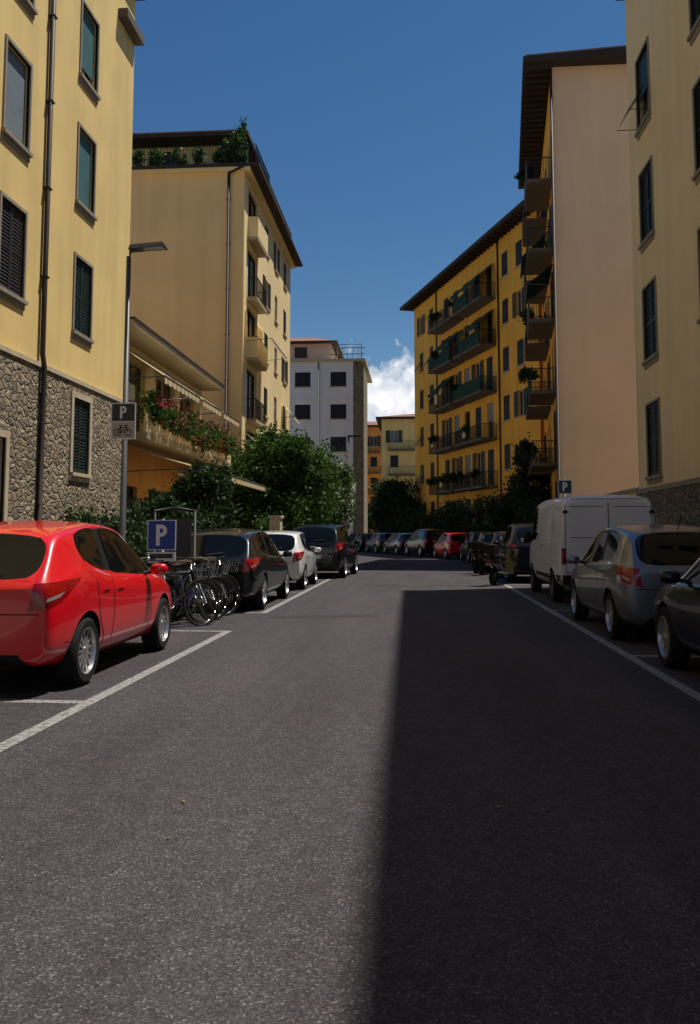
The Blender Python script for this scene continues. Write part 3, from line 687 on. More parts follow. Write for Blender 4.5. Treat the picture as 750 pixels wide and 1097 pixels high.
def hatch(L,W,H,tail=.0,kick=.075,rr=0.,tp=.13):
    h=H; l=L/2; f=L/3.84
    return dict(L=L,W=W,H=H,tp=tp,st=[
     (-l,      .38,.57*h,.60*h,.84,'P'),
     (-l+.05,  .26,.61*h,.645*h,.93,'T'),
     (-l+.22-tail,.24,.660*h,(.81-rr)*h,.965,'T'),
     (-l+.44,  .22,.675*h,(.935-rr)*h,.99,'P'),
     (-l+.66*f,.22,(.635+kick)*h,(.968-rr*.6)*h,1.,'W'),
     (-l+L*.345,.2,.645*h,.995*h,1.,'B'),
     (-l+L*.37,.2,.640*h,1.*h-.005,1.,'W'),
     (-l+L*.53,.2,.615*h,.985*h-.01,1.,'F'),
     (-l+L*.63,.2,.600*h,.855*h,1.,'F'),
     (-l+L*.745,.2,.595*h,.645*h,1.,'P'),
     (-l+L*.88,.2,.55*h,.585*h,.97,'P'),
     (l-.10,   .22,.46*h,.49*h,.90,'P'),
     (l,       .28,.36*h,.40*h,.80,'P')],
     rw=-l+.19*L,fw=-l+.81*L)
def vanspec():
    L,W=5.2,1.94; l=L/2
    return dict(L=L,W=W,H=2.2,tp=.03,van=True,st=[
     (-l,     .42,1.25,2.04,.955,'P'),
     (-l+.03, .36,1.25,2.12,.985,'P'),
     (-l+.25, .32,1.25,2.19,1.,'P'),
     (-l+2.8, .3,1.25,2.21,1.,'P'),
     (-l+3.1, .3,1.25,2.21,1.,'W'),
     (-l+3.8,.3,1.22,2.14,1.,'F'),
     (-l+4.15,.3,1.20,1.78,1.,'F'),
     (-l+4.5,.3,1.16,1.24,.99,'P'),
     (-l+4.92,.3,.95,1.0,.95,'P'),
     (l,      .34,.62,.68,.86,'P')],rw=-l+1.1,fw=-l+4.2)
CACHE={}
def car_meshes(key,spec,Rw):
    if key in CACHE: return CACHE[key]
    st=spec['st']; W=spec['W']/2; tp=spec.get('tp',.13); van=spec.get('van')
    bm=bmesh.new(); rings=[]
    for (y,zb,belt,top,wf,seg) in st:
        w=W*wf; k=max(0,min(1,(top-belt)/.45))
        if van: k=max(0,min(1,(top-belt)/.8))
        d=top-belt
        h=[(0,zb),(w*.78,zb),(w*.955,zb+.07),(w*1.,zb+(belt-zb)*.50),(w*.985,belt-.11),(w*.945,belt-.015),(w*.915,belt+.02*min(1,d/.1)),
           (w*(.885-tp*k),belt+.02*min(1,d/.1)+(d-.02)*.92),(w*(.83-tp*k),top-.004),(0,top+.025)]
        if van: h[5]=(w*.98,belt-.015); h[6]=(w*.97,belt+.02); h[7]=(w*(.94-tp*k),belt+.02+(d-.02)*.88); h[8]=(w*(.86-tp*k),top-.01)
        ring=[bm.verts.new((x,y,z)) for x,z in h]+[bm.verts.new((-x,y,z)) for x,z in h[8:0:-1]]
        rings.append(ring)
    for i in range(len(rings)-1):
        seg=st[i][5]
        for k in range(18):
            f=bm.faces.new((rings[i][k],rings[i][(k+1)%18],rings[i+1][(k+1)%18],rings[i+1][k]))
            mi=0
            if k in (6,11):
                if seg in 'WF': mi=1
                elif seg=='B': mi=2
            if k in (8,9) and seg in 'FT': mi=1
            if k in (0,17): mi=2
            f.material_index=mi
    for ri in (0,-1):
        r=rings[ri]
        for j in range(9):
            a,b_=r[j],r[j+1]; c=r[(18-(j+1))%18]; d=r[(18-j)%18]
            vs=[]
            for v in (a,b_,c,d):
                if v not in vs: vs.append(v)
            bm.faces.new(vs)
    bmesh.ops.recalc_face_normals(bm,faces=bm.faces)
    cl=bm.edges.layers.float.get('crease_edge') or bm.edges.layers.float.new('crease_edge')
    for e in bm.edges:
        fm={f.material_index for f in e.link_faces}
        if len(fm)>1: e[cl]=.75 if 1 in fm else .4
    if van:
        r=rings[0]
        for k in range(18):
            e=bm.edges.get((r[k],r[(k+1)%18]))
            if e: e[cl]=.7
    for i in range(len(rings)-1):
        for k,cv in ((5,.4),(13,.4),(4,.25),(14,.25)):
            e=bm.edges.get((rings[i][k],rings[i+1][k])) 
            if e and e[cl]<cv: e[cl]=cv
    me=bpy.data.meshes.new('body'); bm.to_mesh(me); bm.free()
    for m in (PA['red'],M['carglass'],M['black'],M['well']): me.materials.append(m)
    o=bpy.data.objects.new('tmpbody',me); COL.objects.link(o)
    s=o.modifiers.new('s','SUBSURF'); s.levels=3; s.render_levels=3
    cut=[]
    for y in (spec['rw'],spec['fw']):
        for sx in (1,-1):
            cb=bmesh.new(); rc=Rw+.045; n=48
            x0,x1=sx*(W-.30),sx*(W+.15)
            v0=[cb.verts.new((x0,y+rc*math.cos(2*math.pi*k/n),Rw+.01+rc*math.sin(2*math.pi*k/n))) for k in range(n)]
            v1=[cb.verts.new((x1,y+rc*math.cos(2*math.pi*k/n),Rw+.01+rc*math.sin(2*math.pi*k/n))) for k in range(n)]
            for k in range(n): cb.faces.new((v0[k],v0[(k+1)%n],v1[(k+1)%n],v1[k]))
            cb.faces.new(v0); cb.faces.new(v1)
            bmesh.ops.recalc_face_normals(cb,faces=cb.faces)
            for f in cb.faces: f.material_index=3
            cm=bpy.data.meshes.new('c'); cb.to_mesh(cm); cb.free()
            for m in me.materials: cm.materials.append(m)
            co=bpy.data.objects.new('c',cm); COL.objects.link(co); cut.append(co)
            md=o.modifiers.new('b','BOOLEAN'); md.operation='DIFFERENCE'; md.solver='EXACT'; md.object=co
    dg=bpy.context.evaluated_depsgraph_get(); ev=o.evaluated_get(dg)
    me2=bpy.data.meshes.new_from_object(ev)
    if len(me2.polygons)<100:
        o.modifiers.clear(); s=o.modifiers.new('s','SUBSURF'); s.levels=3
        dg=bpy.context.evaluated_depsgraph_get(); me2=bpy.data.meshes.new_from_object(o.evaluated_get(dg))
    for c in cut: bpy.data.objects.remove(c)
    bpy.data.objects.remove(o)
    me2.polygons.foreach_set('use_smooth',[True]*len(me2.polygons)); me2.set_sharp_from_angle(angle=rad(38)); me2.name='body'
    bvh=BVHTree.FromPolygons([v.co for v in me2.vertices],[tuple(p.vertices) for p in me2.polygons])
    D=B('d')
    def patch(m,c,d,nx=8,ny=4,off=.007,part='details'):
        d=Vector(d).normalized(); c=[Vector(q) for q in c]; P={}
        for i in range(nx+1):
            for j in range(ny+1):
                s=i/nx;t=j/ny
                p=(c[0]*(1-s)+c[1]*s)*(1-t)+(c[3]*(1-s)+c[2]*s)*t
                hit=bvh.ray_cast(p-d*3,d)
                if hit[0]: P[i,j]=hit[0]-d*off
        vs=[];ix={}
        for kk,p in P.items(): ix[kk]=len(vs); vs.append(tuple(p))
        fs=[]
        for i in range(nx):
            for j in range(ny):
                q=[(i,j),(i+1,j),(i+1,j+1),(i,j+1)]
                if all(z in ix for z in q):
                    pp=[P[z] for z in q]
                    if max((pp[a]-pp[(a+1)%4]).length for a in range(4))<.35: fs.append(tuple(ix[z] for z in q))
        if fs: D.add(part,m,vs,fs,True)
    def sidestrip(m,pts,w,sx,off=.004):
        for (y0,z0),(y1,z1) in zip(pts,pts[1:]):
            dd=Vector((y1-y0,z1-z0)).normalized(); nn=Vector((-dd.y,dd.x))*w/2
            patch(m,[(0,y0-nn.x,z0-nn.y),(0,y1-nn.x,z1-nn.y),(0,y1+nn.x,z1+nn.y),(0,y0+nn.x,z0+nn.y)],(-sx,0,0),8,1,off)
    l=spec['L']/2; H=spec['H']; L=spec['L']
    for sx in (1,-1):
        if not van:
            bz=.62*H
            cx,cy=sx*W*.86,-l+.14
            bx,by=sx*.80,.60
            def q(t,z): return (cx+bx*t,cy+by*t,z)
            patch(M['tail'],[q(-.20,.475*H),q(.10,.53*H),q(.34,.655*H),q(-.15,.635*H)],(-sx*.6,.8,0),14,8)
            patch(M['black'],[q(-.205,.470*H),q(.105,.524*H),q(.345,.652*H),q(.34,.660*H)],(-sx*.6,.8,0),14,1,.009)
            patch(M['lampc'],[q(-.06,.530*H),q(.08,.556*H),q(.14,.585*H),q(-.05,.552*H)],(-sx*.6,.8,0),6,3,.011)
            cyf=l-.16
            def qf(t,z): return (sx*W*.80+sx*.75*t,cyf-.66*t,z)
            patch(M['lampc'],[qf(-.18,.43*H),qf(.15,.46*H),qf(.28,.535*H),qf(-.12,.50*H)],(-sx*.66,-.75,0),8,5)
            y1=-l+L*.36; y2=-l+L*.66
            rwf=spec['rw']+Rw+.13
            sidestrip(M['black'],[(y1,.27),(y1,bz-.0)],.012,sx)
            sidestrip(M['black'],[(y2,.29),(y2+.02,.45),(y2+.02,bz-.06)],.012,sx)
            sidestrip(M['black'],[(rwf,.27),(rwf,.40),(rwf-.16,.60),(rwf-.24,bz+.02)],.012,sx)
            sidestrip(M['black'],[(rwf,.265),(y2,.265)],.012,sx)
            sidestrip(M['black'],[(-l+.30,.44),(spec['rw']-Rw-.06,.44)],.009,sx)
            sidestrip(M['black'],[(spec['rw']+Rw+.06,.235),(spec['fw']-Rw-.06,.235)],.07,sx,.004)
            for (yy,zz) in ((y1-.22,bz-.055),(y1+.20,bz-.07)):
                patch(PA['red'],[(0,yy-.09,zz-.014),(0,yy+.09,zz-.014),(0,yy+.09,zz+.014),(0,yy-.09,zz+.014)],(-sx,0,0),6,2,.028,part='handles')
            my=-l+L*.655; mz=bz+.05
        else:
            patch(M['tail'],[(sx*.955,-l,.80),(sx*.84,-l,.80),(sx*.84,-l,1.12),(sx*.955,-l,1.12)],(0,1,0),3,5)
            for y in (-l+1.0,-l+3.0,-l+4.1): sidestrip(M['black'],[(y,.4),(y,2.08 if y<1 else 1.2)],.014,sx)
            sidestrip(M['black'],[(-l+.2,1.16),(-l+3.0,1.16)],.016,sx); sidestrip(M['black'],[(-l+.1,.52),(-l+.6,.52)],.12,sx)
            sidestrip(M['black'],[(-l+1.55,.50),(-l+3.6,.50)],.10,sx)
            my=-l+4.05; mz=1.32
            patch(M['lampc'],[(sx*.85,l,.75),(sx*.5,l,.75),(sx*.5,l,.95),(sx*.85,l,.95)],(0,-1,0),4,3)
        rx,ry,rz=(.10,.075,.065) if not van else (.10,.075,.14)
        n1,n2=10,8; vs=[];fs=[]
        for i in range(n1+1):
            ph=math.pi*i/n1-math.pi/2
            for j in range(n2):
                th=2*math.pi*j/n2
                cxx=math.copysign(abs(math.cos(ph)*math.cos(th))**.6,math.cos(th)); cyy=math.copysign(abs(math.cos(ph)*math.sin(th))**.6,math.sin(th)); czz=math.copysign(abs(math.sin(ph))**.7,ph)
                vs.append((sx*(W*.97+.12)+cxx*rx,my+cyy*ry,mz+czz*rz))
        for i in range(n1):
            for j in range(n2): fs.append((i*n2+j,i*n2+(j+1)%n2,(i+1)*n2+(j+1)%n2,(i+1)*n2+j))
        D.add('mirrors',PA['red'] if not van else M['black'],vs,fs,True)
        D.tube('mirror_stalks',M['black'],[(sx*W*.9,my+.02,mz-.05),(sx*(W*.97+.08),my,mz-.02)],.022,6)
    if not van:
        zc=.40*H
        D.box('plates',M['plate'],WORLD,-.26,.26,l-.03,l+.014,zc-.055,zc+.055)
        D.box('plates',M['bluedk'],WORLD,-.26,-.22,l+.0145,l+.0165,zc-.055,zc+.055)
        patch(M['black'],[(-.62*W,-l,.30),(.62*W,-l,.30),(.62*W,-l,.37),(-.62*W,-l,.37)],(0,1,0),12,2)
        patch(M['black'],[(-.80*W,-l,.462*H),(.80*W,-l,.462*H),(.80*W,-l,.468*H),(-.80*W,-l,.468*H)],(0,1,0),16,1)
        patch(M['black'],[(-.5*W,l,.28),(.5*W,l,.28),(.42*W,l,.42),(-.42*W,l,.42)],(0,-1,0),12,3)
        patch(M['chrome'],[(-.09,-l,.575*H),(.09,-l,.575*H),(.09,-l,.59*H),(-.09,-l,.59*H)],(0,1,0),4,1,.014)
        D.tube('wiper',M['black'],[(.0,-l+.07,.685*H),(.3,-l+.09,.71*H)],.01,5)
        D.tube('antenna',M['black'],[(0,-l+.62,.955*H),(0,-l+.42,.955*H+.2)],[.008,.004],5)
    else:
        patch(M['black'],[(-.9,-l,.40),(.9,-l,.40),(.9,-l,.60),(-.9,-l,.60)],(0,1,0),14,2,.05)
        D.box('bumper',M['black'],WORLD,-.90,.90,l-.05,l+.09,.40,.58)
        patch(M['black'],[(-.008,-l,.62),(.008,-l,.62),(.008,-l,2.10),(-.008,-l,2.10)],(0,1,0),1,12)
        for zz in (.64,2.08): patch(M['black'],[(-.84,-l,zz),(.84,-l,zz),(.84,-l,zz+.012),(-.84,-l,zz+.012)],(0,1,0),12,1)
        for sx in (1,-1):
            patch(M['black'],[(sx*.838,-l,.62),(sx*.825,-l,.62),(sx*.825,-l,2.09),(sx*.838,-l,2.09)],(0,1,0),1,12)
            for zz in (.85,1.8): D.box('hinges',M['black'],WORLD,sx*.83-.04,sx*.83+.04,l-.01,l+.025,zz,zz+.06)
            patch(M['black'],[(sx*.74,-l,1.32),(sx*.1,-l,1.32),(sx*.1,-l,1.332),(sx*.74,-l,1.332)],(0,1,0),6,1)
            patch(M['black'],[(sx*.74,-l,1.93),(sx*.1,-l,1.93),(sx*.1,-l,1.94),(sx*.74,-l,1.94)],(0,1,0),6,1)
        D.box('handles',M['black'],WORLD,.03,.19,l-.01,l+.03,1.05,1.10)
        D.box('plates',M['plate'],WORLD,-.66,-.16,l-.01,l+.016,.78,.89)
        D.box('plates',M['bluedk'],WORLD,-.66,-.62,l+.0165,l+.018,.78,.89)
        for i,xx in enumerate((-.58,-.51,-.43,-.36,-.29,-.22)): D.box('plates',M['black'],WORLD,xx,xx+.04,l+.0165,l+.018,.805,.865)
    dm=[]
    for k,d in D.parts.items():
        m_=bpy.data.meshes.new(k); m_.from_pydata(d['v'],[],d['f'])
        for m in d['m']: m_.materials.append(m)
        m_.polygons.foreach_set('material_index',d['fm']); m_.polygons.foreach_set('use_smooth',[d['s']]*len(m_.polygons)); m_.update(); dm.append((k,m_))
    CACHE[key]=(me2,dm); return CACHE[key]
def put_car(name,key,spec,x,y,pm,head=0,Rw=.31,spokes=7,rim=None,z=0):
    me,dm=car_meshes((key,Rw),spec,Rw)
    e=empty(name,(x,y,z),rad(head))
    def ob(n,m_):
        o=bpy.data.objects.new(n,m_); COL.objects.link(o); o.parent=e
        for i,s in enumerate(o.material_slots):
            if s.material==PA['red']: s.link='OBJECT'; s.material=pm
        return o
    ob('body',me)
    for k,m_ in dm: ob(k,m_)
    wm=wheel_mesh(Rw,spokes,rim or M['rim'])
    for n,sx,wy in (('wheel_rear_right',1,spec['rw']),('wheel_rear_left',-1,spec['rw']),('wheel_front_right',1,spec['fw']),('wheel_front_left',-1,spec['fw'])):
        o=bpy.data.objects.new(n,wm); COL.objects.link(o); o.parent=e
        o.location=(sx*(spec['W']/2-.115),wy,Rw); o.rotation_euler=(R.uniform(0,2),0,0) if sx>0 else (R.uniform(0,2),0,math.pi)
    return e
S1=hatch(3.92,1.74,1.53,-.06,.095,.025,.17); S2=hatch(4.5,1.82,1.50,-.05,.06,.02,.15); S3=hatch(4.25,1.78,1.53,.0,.03,.01); S4=hatch(4.45,1.88,1.72,0,.04); SV=vanspec(); S5=hatch(3.7,1.64,1.48)
put_car('parked_car','a',S1,-3.93,9.13,PA['red'],0,.315,13)
put_car('parked_car','b',S2,-3.75,17.4,PA['dark'],0,.32,5)
put_car('parked_car','c',S5,-3.66,23.0,PA['white'],0,.30,9)
put_car('parked_suv','d',S4,-3.15,29.0,PA['black'],-3,.35,5)
put_car('parked_car','b',S2,3.46,8.0,PA['black'],0,.32,9)
put_car('parked_car','e',S3,3.41,13.15,PA['silver'],0,.315,9)
put_car('parked_van','v',SV,3.72,19.8,PA['vanw'],0,.33,5,M['grey_metal'])
put_car('parked_suv','d',S4,3.50,27.0,PA['black'],0,.35,5)
put_car('parked_car','b',S2,3.45,33.0,PA['black'],0,.32,5)
pk=[(3.35,38.6,0),(3.2,44,5),(2.0,49.5,14)]
x,y=.55,54.6
for i in range(8): pk.append((x-.310*i*5.2,y+.95*i*5.2,18))
cols_=['blue','black','red','dark','blue','grey','black','grey','dark','silver','blue']
kk=[('b',S2),('e',S3),('c',S5),('d',S4),('b',S2),('e',S3),('c',S5),('b',S2),('d',S4),('c',S5),('e',S3)]
for (x,y,h),c,(k,s) in zip(pk,cols_,kk):
    put_car('parked_suv' if k=='d' else 'parked_car',k,s,x,y,PA[c],h,{'a':.30,'b':.32,'c':.30,'d':.35,'e':.315}[k],5 if k in 'bd' else 9)

# ------------------------------------------------------------------ bicycles
def bicycle(x,y,ang,col,basket=False,lean=4):
    b=B('bicycle'); r=.33
    for wx in (-.53,.53):
        pts=[(wx+r*math.cos(t),0,r+r*math.sin(t)) for t in np.linspace(0,2*math.pi,33)]
        b.tube('wheels',M['tyre'],pts,.019,6)
        pts=[(wx+(r-.03)*math.cos(t),0,r+(r-.03)*math.sin(t)) for t in np.linspace(0,2*math.pi,33)]
        b.tube('rims',M['chrome'],pts,.008,4)
        for k in range(16):
            t=2*math.pi*k/16; b.tube('spokes',M['chrome'],[(wx,0,r),(wx+(r-.03)*math.cos(t),0,r+(r-.03)*math.sin(t))],.0022,3)
        b.tube('hubs',M['chrome'],[(wx,-.05,r),(wx,.05,r)],.02,8)
        pts=[(wx+(r+.035)*math.cos(t),0,r+(r+.035)*math.sin(t)) for t in np.linspace(.3,2.6 if wx>0 else 3.3,12)]
        b.tube('mudguards',M['black'],pts,.02,5)
    bb=(-.08,0,.29); seat=(-.2,0,.80); head=(.36,0,.86); hl=(.40,0,.66)
    F=lambda p,q,rr=.016:b.tube('frame',col,[p,q],rr,8)
    F(bb,seat);F(seat,(.37,0,.80));F(bb,hl,.018);F(head,hl,.02)
    for s in (-.05,.05):
        F((-.53,s,.33),(bb[0],s*.8,bb[2]),.009);F((-.53,s,.33),(-.19,s*.3,.74),.008);F((.53,s,.33),(.40,s*.7,.66),.010)
    b.tube('handlebar',M['chrome'],[(.22,-.29,.98),(.34,-.2,1.0),(.37,0,.97),(.34,.2,1.0),(.22,.29,.98)],.012,7)
    b.tube('stem',M['chrome'],[(.36,0,.84),(.37,0,.98)],.014,7)
    b.tube('grips',M['black'],[(.18,-.30,.975),(.26,-.27,.985)],.019,7); b.tube('grips',M['black'],[(.18,.30,.975),(.26,.27,.985)],.019,7)
    b.tube('seat_post',M['chrome'],[seat,(-.22,0,.90)],.013,7)
    b.add('saddle',M['saddle'],[(-.36,-.09,.92),(-.36,.09,.92),(-.2,.06,.94),(-.05,.015,.93),(-.05,-.015,.93),(-.2,-.06,.94),(-.34,0,.87),(-.08,0,.89)],[(0,1,2,5),(5,2,3,4),(0,6,1),(1,6,7,3,2),(0,5,4,7,6),(3,7,4)])
    b.tube('crank',M['chrome'],[(-.08,-.06,.29),(-.08,.06,.29)],.02,8)
    pts=[(-.08+.09*math.cos(t),.05,.29+.09*math.sin(t)) for t in np.linspace(0,2*math.pi,17)]; b.tube('chainring',M['chrome'],pts,.006,4)
    b.tube('crank',M['chrome'],[(-.08,.08,.29),(.02,.08,.17)],.009,5); b.tube('crank',M['chrome'],[(-.08,-.08,.29),(-.18,-.08,.41)],.009,5)
    b.box('pedals',M['black'],WORLD,-.02,.07,-.17,-.08,.155,.18); b.box('pedals',M['black'],WORLD,-.22,-.13,.08,.17,.40,.425)
    b.tube('chain',M['iron'],[(-.08,.05,.38),(-.53,.05,.36)],.005,4); b.tube('chain',M['iron'],[(-.08,.05,.20),(-.53,.05,.30)],.005,4)
    b.tube('rear_rack',M['iron'],[(-.25,.05,.72),(-.72,.06,.72),(-.72,-.06,.72),(-.25,-.05,.72)],.008,5); b.tube('rear_rack',M['iron'],[(-.6,.06,.72),(-.53,.06,.33)],.006,5)
    if basket:
        for zz,a in ((.72,.12),(.82,.14),(.92,.16)):
            b.tube('basket',M['iron'],[(.45,-a,zz),(.45+a*1.7,-a,zz),(.45+a*1.7,a,zz),(.45,a,zz),(.45,-a,zz)],.006,4)
        for i in range(6):
            a=-.12+.048*i; b.tube('basket',M['iron'],[(.45+.2,a,.72),(.45+.27,a*1.3,.92)],.004,4)
            b.tube('basket',M['iron'],[(.45,a,.72),(.45,a*1.3,.92)],.004,4)
        for i in range(4):
            for s in (-1,1): b.tube('basket',M['iron'],[(.47+.05*i,.12*s,.72),(.47+.07*i,.16*s,.92)],.004,4)
    e=b.finish(); e.location=(x,y,.005); e.rotation_euler=(rad(lean),0,rad(ang)); return e
bc=[PA['black'],mat('bike_grey',(.12,.12,.13),.35,metal=.4,var=0),PA['blue'],PA['black'],PA['dark'],PA['black'],PA['dark'],PA['red'],PA['black']]
for i,(x,y,a) in enumerate([(-3.62,12.65,52),(-3.70,13.05,48),(-3.62,13.45,56),(-3.74,13.85,47),(-3.64,14.25,52),(-3.68,14.7,50),(-4.35,12.5,50),(-4.3,13.2,233),(-4.3,14.0,228)]):
    bicycle(x,y,a,bc[i],basket=i in(0,3,5),lean=R.uniform(-6,6))
b=B('bicycle_rack')
for i in range(5):
    y=12.7+i*.5
    b.tube('hoops',M['grey_metal'],[(-4.3,y,0),(-4.3,y,.6),(-4.25,y+.05,.68),(-3.95,y+.35,.68),(-3.9,y+.4,.6),(-3.9,y+.4,0)],.02,7)
b.finish()

# ------------------------------------------------------------------ scooters
def scooter(x,y,ang,col):
    b=B('parked_scooter'); r=.24
    for wx in (-.62,.62):
        pts=[(wx+(r-.05)*math.cos(t),0,r+(r-.05)*math.sin(t)) for t in np.linspace(0,2*math.pi,25)]
        b.tube('wheels',M['tyre'],pts,.055,8); b.tube('hubs',M['iron'],[(wx,-.04,r),(wx,.04,r)],.13,12)
    b.tube('rear_body',col,[(-.9,0,.68),(-.6,0,.62),(-.3,0,.55),(-.15,0,.42)],[.07,.17,.17,.10],12)
    b.tube('seat',M['black'],[(-.85,0,.80),(-.6,0,.80),(-.2,0,.74),(.0,0,.72)],[.07,.12,.12,.06],10)
    b.box('footboard',M['black'],WORLD,-.2,.32,-.16,.16,.26,.32)
    b.add('front_shield',col,[(.30,-.2,.30),(.30,.2,.30),(.42,.22,.65),(.42,-.22,.65),(.50,-.13,.92),(.50,.13,.92),(.42,0,.3),(.60,0,.65),(.62,0,.90)],[(0,3,7,6),(6,7,2,1),(3,4,8,7),(7,8,5,2),(0,1,2,3),(3,2,5,4)])
    b.tube('fork',M['iron'],[(.62,0,.24),(.52,0,.6),(.42,0,1.0)],.035,7)
    b.tube('front_mudguard',col,[(.78,0,.46),(.62,0,.52),(.45,0,.42)],[.05,.09,.05],8)
    b.tube('handlebar',M['black'],[(.34,-.33,1.05),(.42,0,1.02),(.34,.33,1.05)],.02,7)
    b.tube('head_lamp',M['lampc'],[(.44,0,.98),(.55,0,.96)],[.07,.06],10)
    for s in (-1,1):
        b.tube('mirrors',M['black'],[(.38,.25*s,1.05),(.38,.32*s,1.25)],.008,5); b.tube('mirrors',M['black'],[(.37,.32*s,1.22),(.37,.32*s,1.32)],.05,8)
    b.tube('exhaust',M['iron'],[(-.2,-.17,.3),(-.75,-.2,.35)],[.03,.06],8)
    b.tube('tail_lamp',M['tail'],[(-.93,0,.68),(-.99,0,.68)],.05,8)
    b.box('top_box',M['black'],WORLD,-1.1,-.78,-.18,.18,.86,1.12)
    e=b.finish(); e.location=(x,y,0); e.rotation_euler=(rad(5),0,rad(ang)); return e
for i,(x,y) in enumerate([(2.35,30.3),(2.35,24.4),(2.5,36.0),(2.3,31.5)]): 
    scooter(x,y,(70,60,75,65)[i],[PA['black'],PA['dark'],PA['grey'],PA['black']][i])

# ------------------------------------------------------------------ street lamp with bicycle parking sign
def letterP(b,part,m,fr,uc,zc,h,n):
    w=h*.18
    x0=uc-h*.26
    b.box(part,m,fr,x0,x0+w,n,n+.004,zc-h/2,zc+h/2)
    cx=x0+w*.9; cz=zc+h/2-h*.29; ro=h*.29; ri=ro-w
    k=12; vs=[];fs=[]
    for i in range(k+1):
        t=-math.pi/2+math.pi*i/k
        vs.append(fr.p(cx+h*.08+ro*math.cos(t)*1.0,n+.004,cz+ro*math.sin(t))); vs.append(fr.p(cx+h*.08+ri*math.cos(t),n+.004,cz+ri*math.sin(t)))
    for i in range(k): fs.append((2*i,2*i+2,2*i+3,2*i+1))
    b.add(part,m,vs,fs)
    b.box(part,m,fr,x0+w,cx+h*.08,n,n+.004,cz+ri,cz+ro); b.box(part,m,fr,x0+w,cx+h*.08,n,n+.004,cz-ro,cz-ri)
b=B('street_lamp'); px,py=-5.6,16.0
b.tube('pole',M['grey_metal'],[(px,py,.1),(px,py,1.2),(px,py,1.25),(px,py,6.80)],[.085,.085,.062,.045],12)
b.tube('arm',M['grey_metal'],[(px,py,6.70),(px+.03,py,6.90),(px+.15,py,6.94)],.035,8)
vs=[(px+.02,py-.12,6.92),(px+.02,py+.12,6.92),(px+.74,py+.16,6.97),(px+.74,py-.16,6.97),(px+.04,py-.08,7.02),(px+.04,py+.08,7.02),(px+.70,py+.12,7.05),(px+.70,py-.12,7.05)]
b.add('lamp_head',M['signgrey'],vs,[(0,1,2,3),(4,7,6,5),(0,4,5,1),(1,5,6,2),(2,6,7,3),(3,7,4,0)])
b.add('lens',M['frame_w'],[(px+.3,py-.10,6.935),(px+.3,py+.10,6.935),(px+.7,py+.12,6.962),(px+.7,py-.12,6.962)],[(0,1,2,3)])
b.finish()
b=B('parking_sign'); fs_=Fr(px-.24,py-.08,0)
b.box('panel',M['signw'],fs_,0,.48,0,.02,3.20,3.90)
b.box('panel',M['signgrey'],fs_,.02,.46,.02,.024,3.55,3.88)
letterP(b,'letter',M['signw'],fs_,.24,3.715,.24,.0245)
b.box('panel',M['frame_w'],fs_,.02,.46,.02,.0235,3.22,3.53)
for wx in (.13,.34):
    b.tube('pictogram',M['black'],[fs_.p(wx+.065*math.cos(t),.028,3.33+.065*math.sin(t)) for t in np.linspace(0,2*math.pi,17)],.007,4)
for p,q in (((.13,3.33),(.20,3.43)),((.20,3.43),(.31,3.43)),((.31,3.43),(.22,3.33)),((.22,3.33),(.13,3.33)),((.34,3.33),(.30,3.46)),((.22,3.33),(.19,3.46)),((.28,3.46),(.33,3.47)),((.16,3.46),(.22,3.46))):
    b.tube('pictogram',M['black'],[fs_.p(p[0],.028,p[1]),fs_.p(q[0],.028,q[1])],.007,4)
b.box('brackets',M['grey_metal'],fs_,.15,.33,-.14,0,3.7,3.74); b.box('brackets',M['grey_metal'],fs_,.15,.33,-.14,0,3.35,3.39)
b.finish()
b=B('parking_sign'); fp=Fr(-4.66,14.6,0)
b.box('panel',M['signw'],fp,.0,.50,.0,.02,1.12,1.64); b.box('panel',M['blue'],fp,.015,.485,.02,.024,1.135,1.625)
letterP(b,'letter',M['signw'],fp,.25,1.38,.36,.0245)
b.box('supplement',M['signw'],fp,.0,.50,.0,.02,.90,1.09); b.box('supplement',M['signgrey'],fp,.05,.45,.02,.023,.98,1.06); b.box('supplement',M['signgrey'],fp,.05,.3,.02,.023,.93,.95)
b.tube('post',M['grey_metal'],[(-4.41,14.66,.0),(-4.41,14.66,1.66)],.03,8)
b.finish()
b=B('notice_frame'); fq=Fr(-4.66,15.0,0)
for u in (0,.72): b.tube('posts',M['iron'],[fq.p(u,0,0),fq.p(u,0,1.80)],.028,8)
b.tube('top_bar',M['iron'],[fq.p(0,0,1.80),fq.p(.36,0,1.86),fq.p(.72,0,1.80)],.028,8)
b.box('panel',M['signgrey'],fq,.06,.66,-.02,.02,1.0,1.68)
b.finish()
b=B('parking_sign'); fp=Fr(4.22,26.3,0)
b.box('panel',M['signw'],fp,0,.42,0,.02,2.60,3.02); b.box('panel',M['bluedk'],fp,.02,.40,.02,.024,2.62,3.0); letterP(b,'letter',M['signw'],fp,.21,2.81,.28,.0245)
b.tube('post',M['grey_metal'],[(4.43,26.35,.0),(4.43,26.35,3.05)],.03,8)
b.finish()
b=B('street_lamp'); px,py=-3.9,48.5
b.tube('pole',M['iron'],[(px,py,.1),(px,py,6.9)],[.07,.045],8); b.box('lamp_head',M['iron'],WORLD,px-.05,px+.7,-py-.12,-py+.12,6.9,6.98)
b.finish()
x,y=-5.25,31.9
b=B('litter_bin'); b.tube('drum',M['shut_g'],[(x,y,.12),(x,y,.2),(x,y,.95),(x,y,1.0)],[.2,.24,.26,.2],14); b.finish()

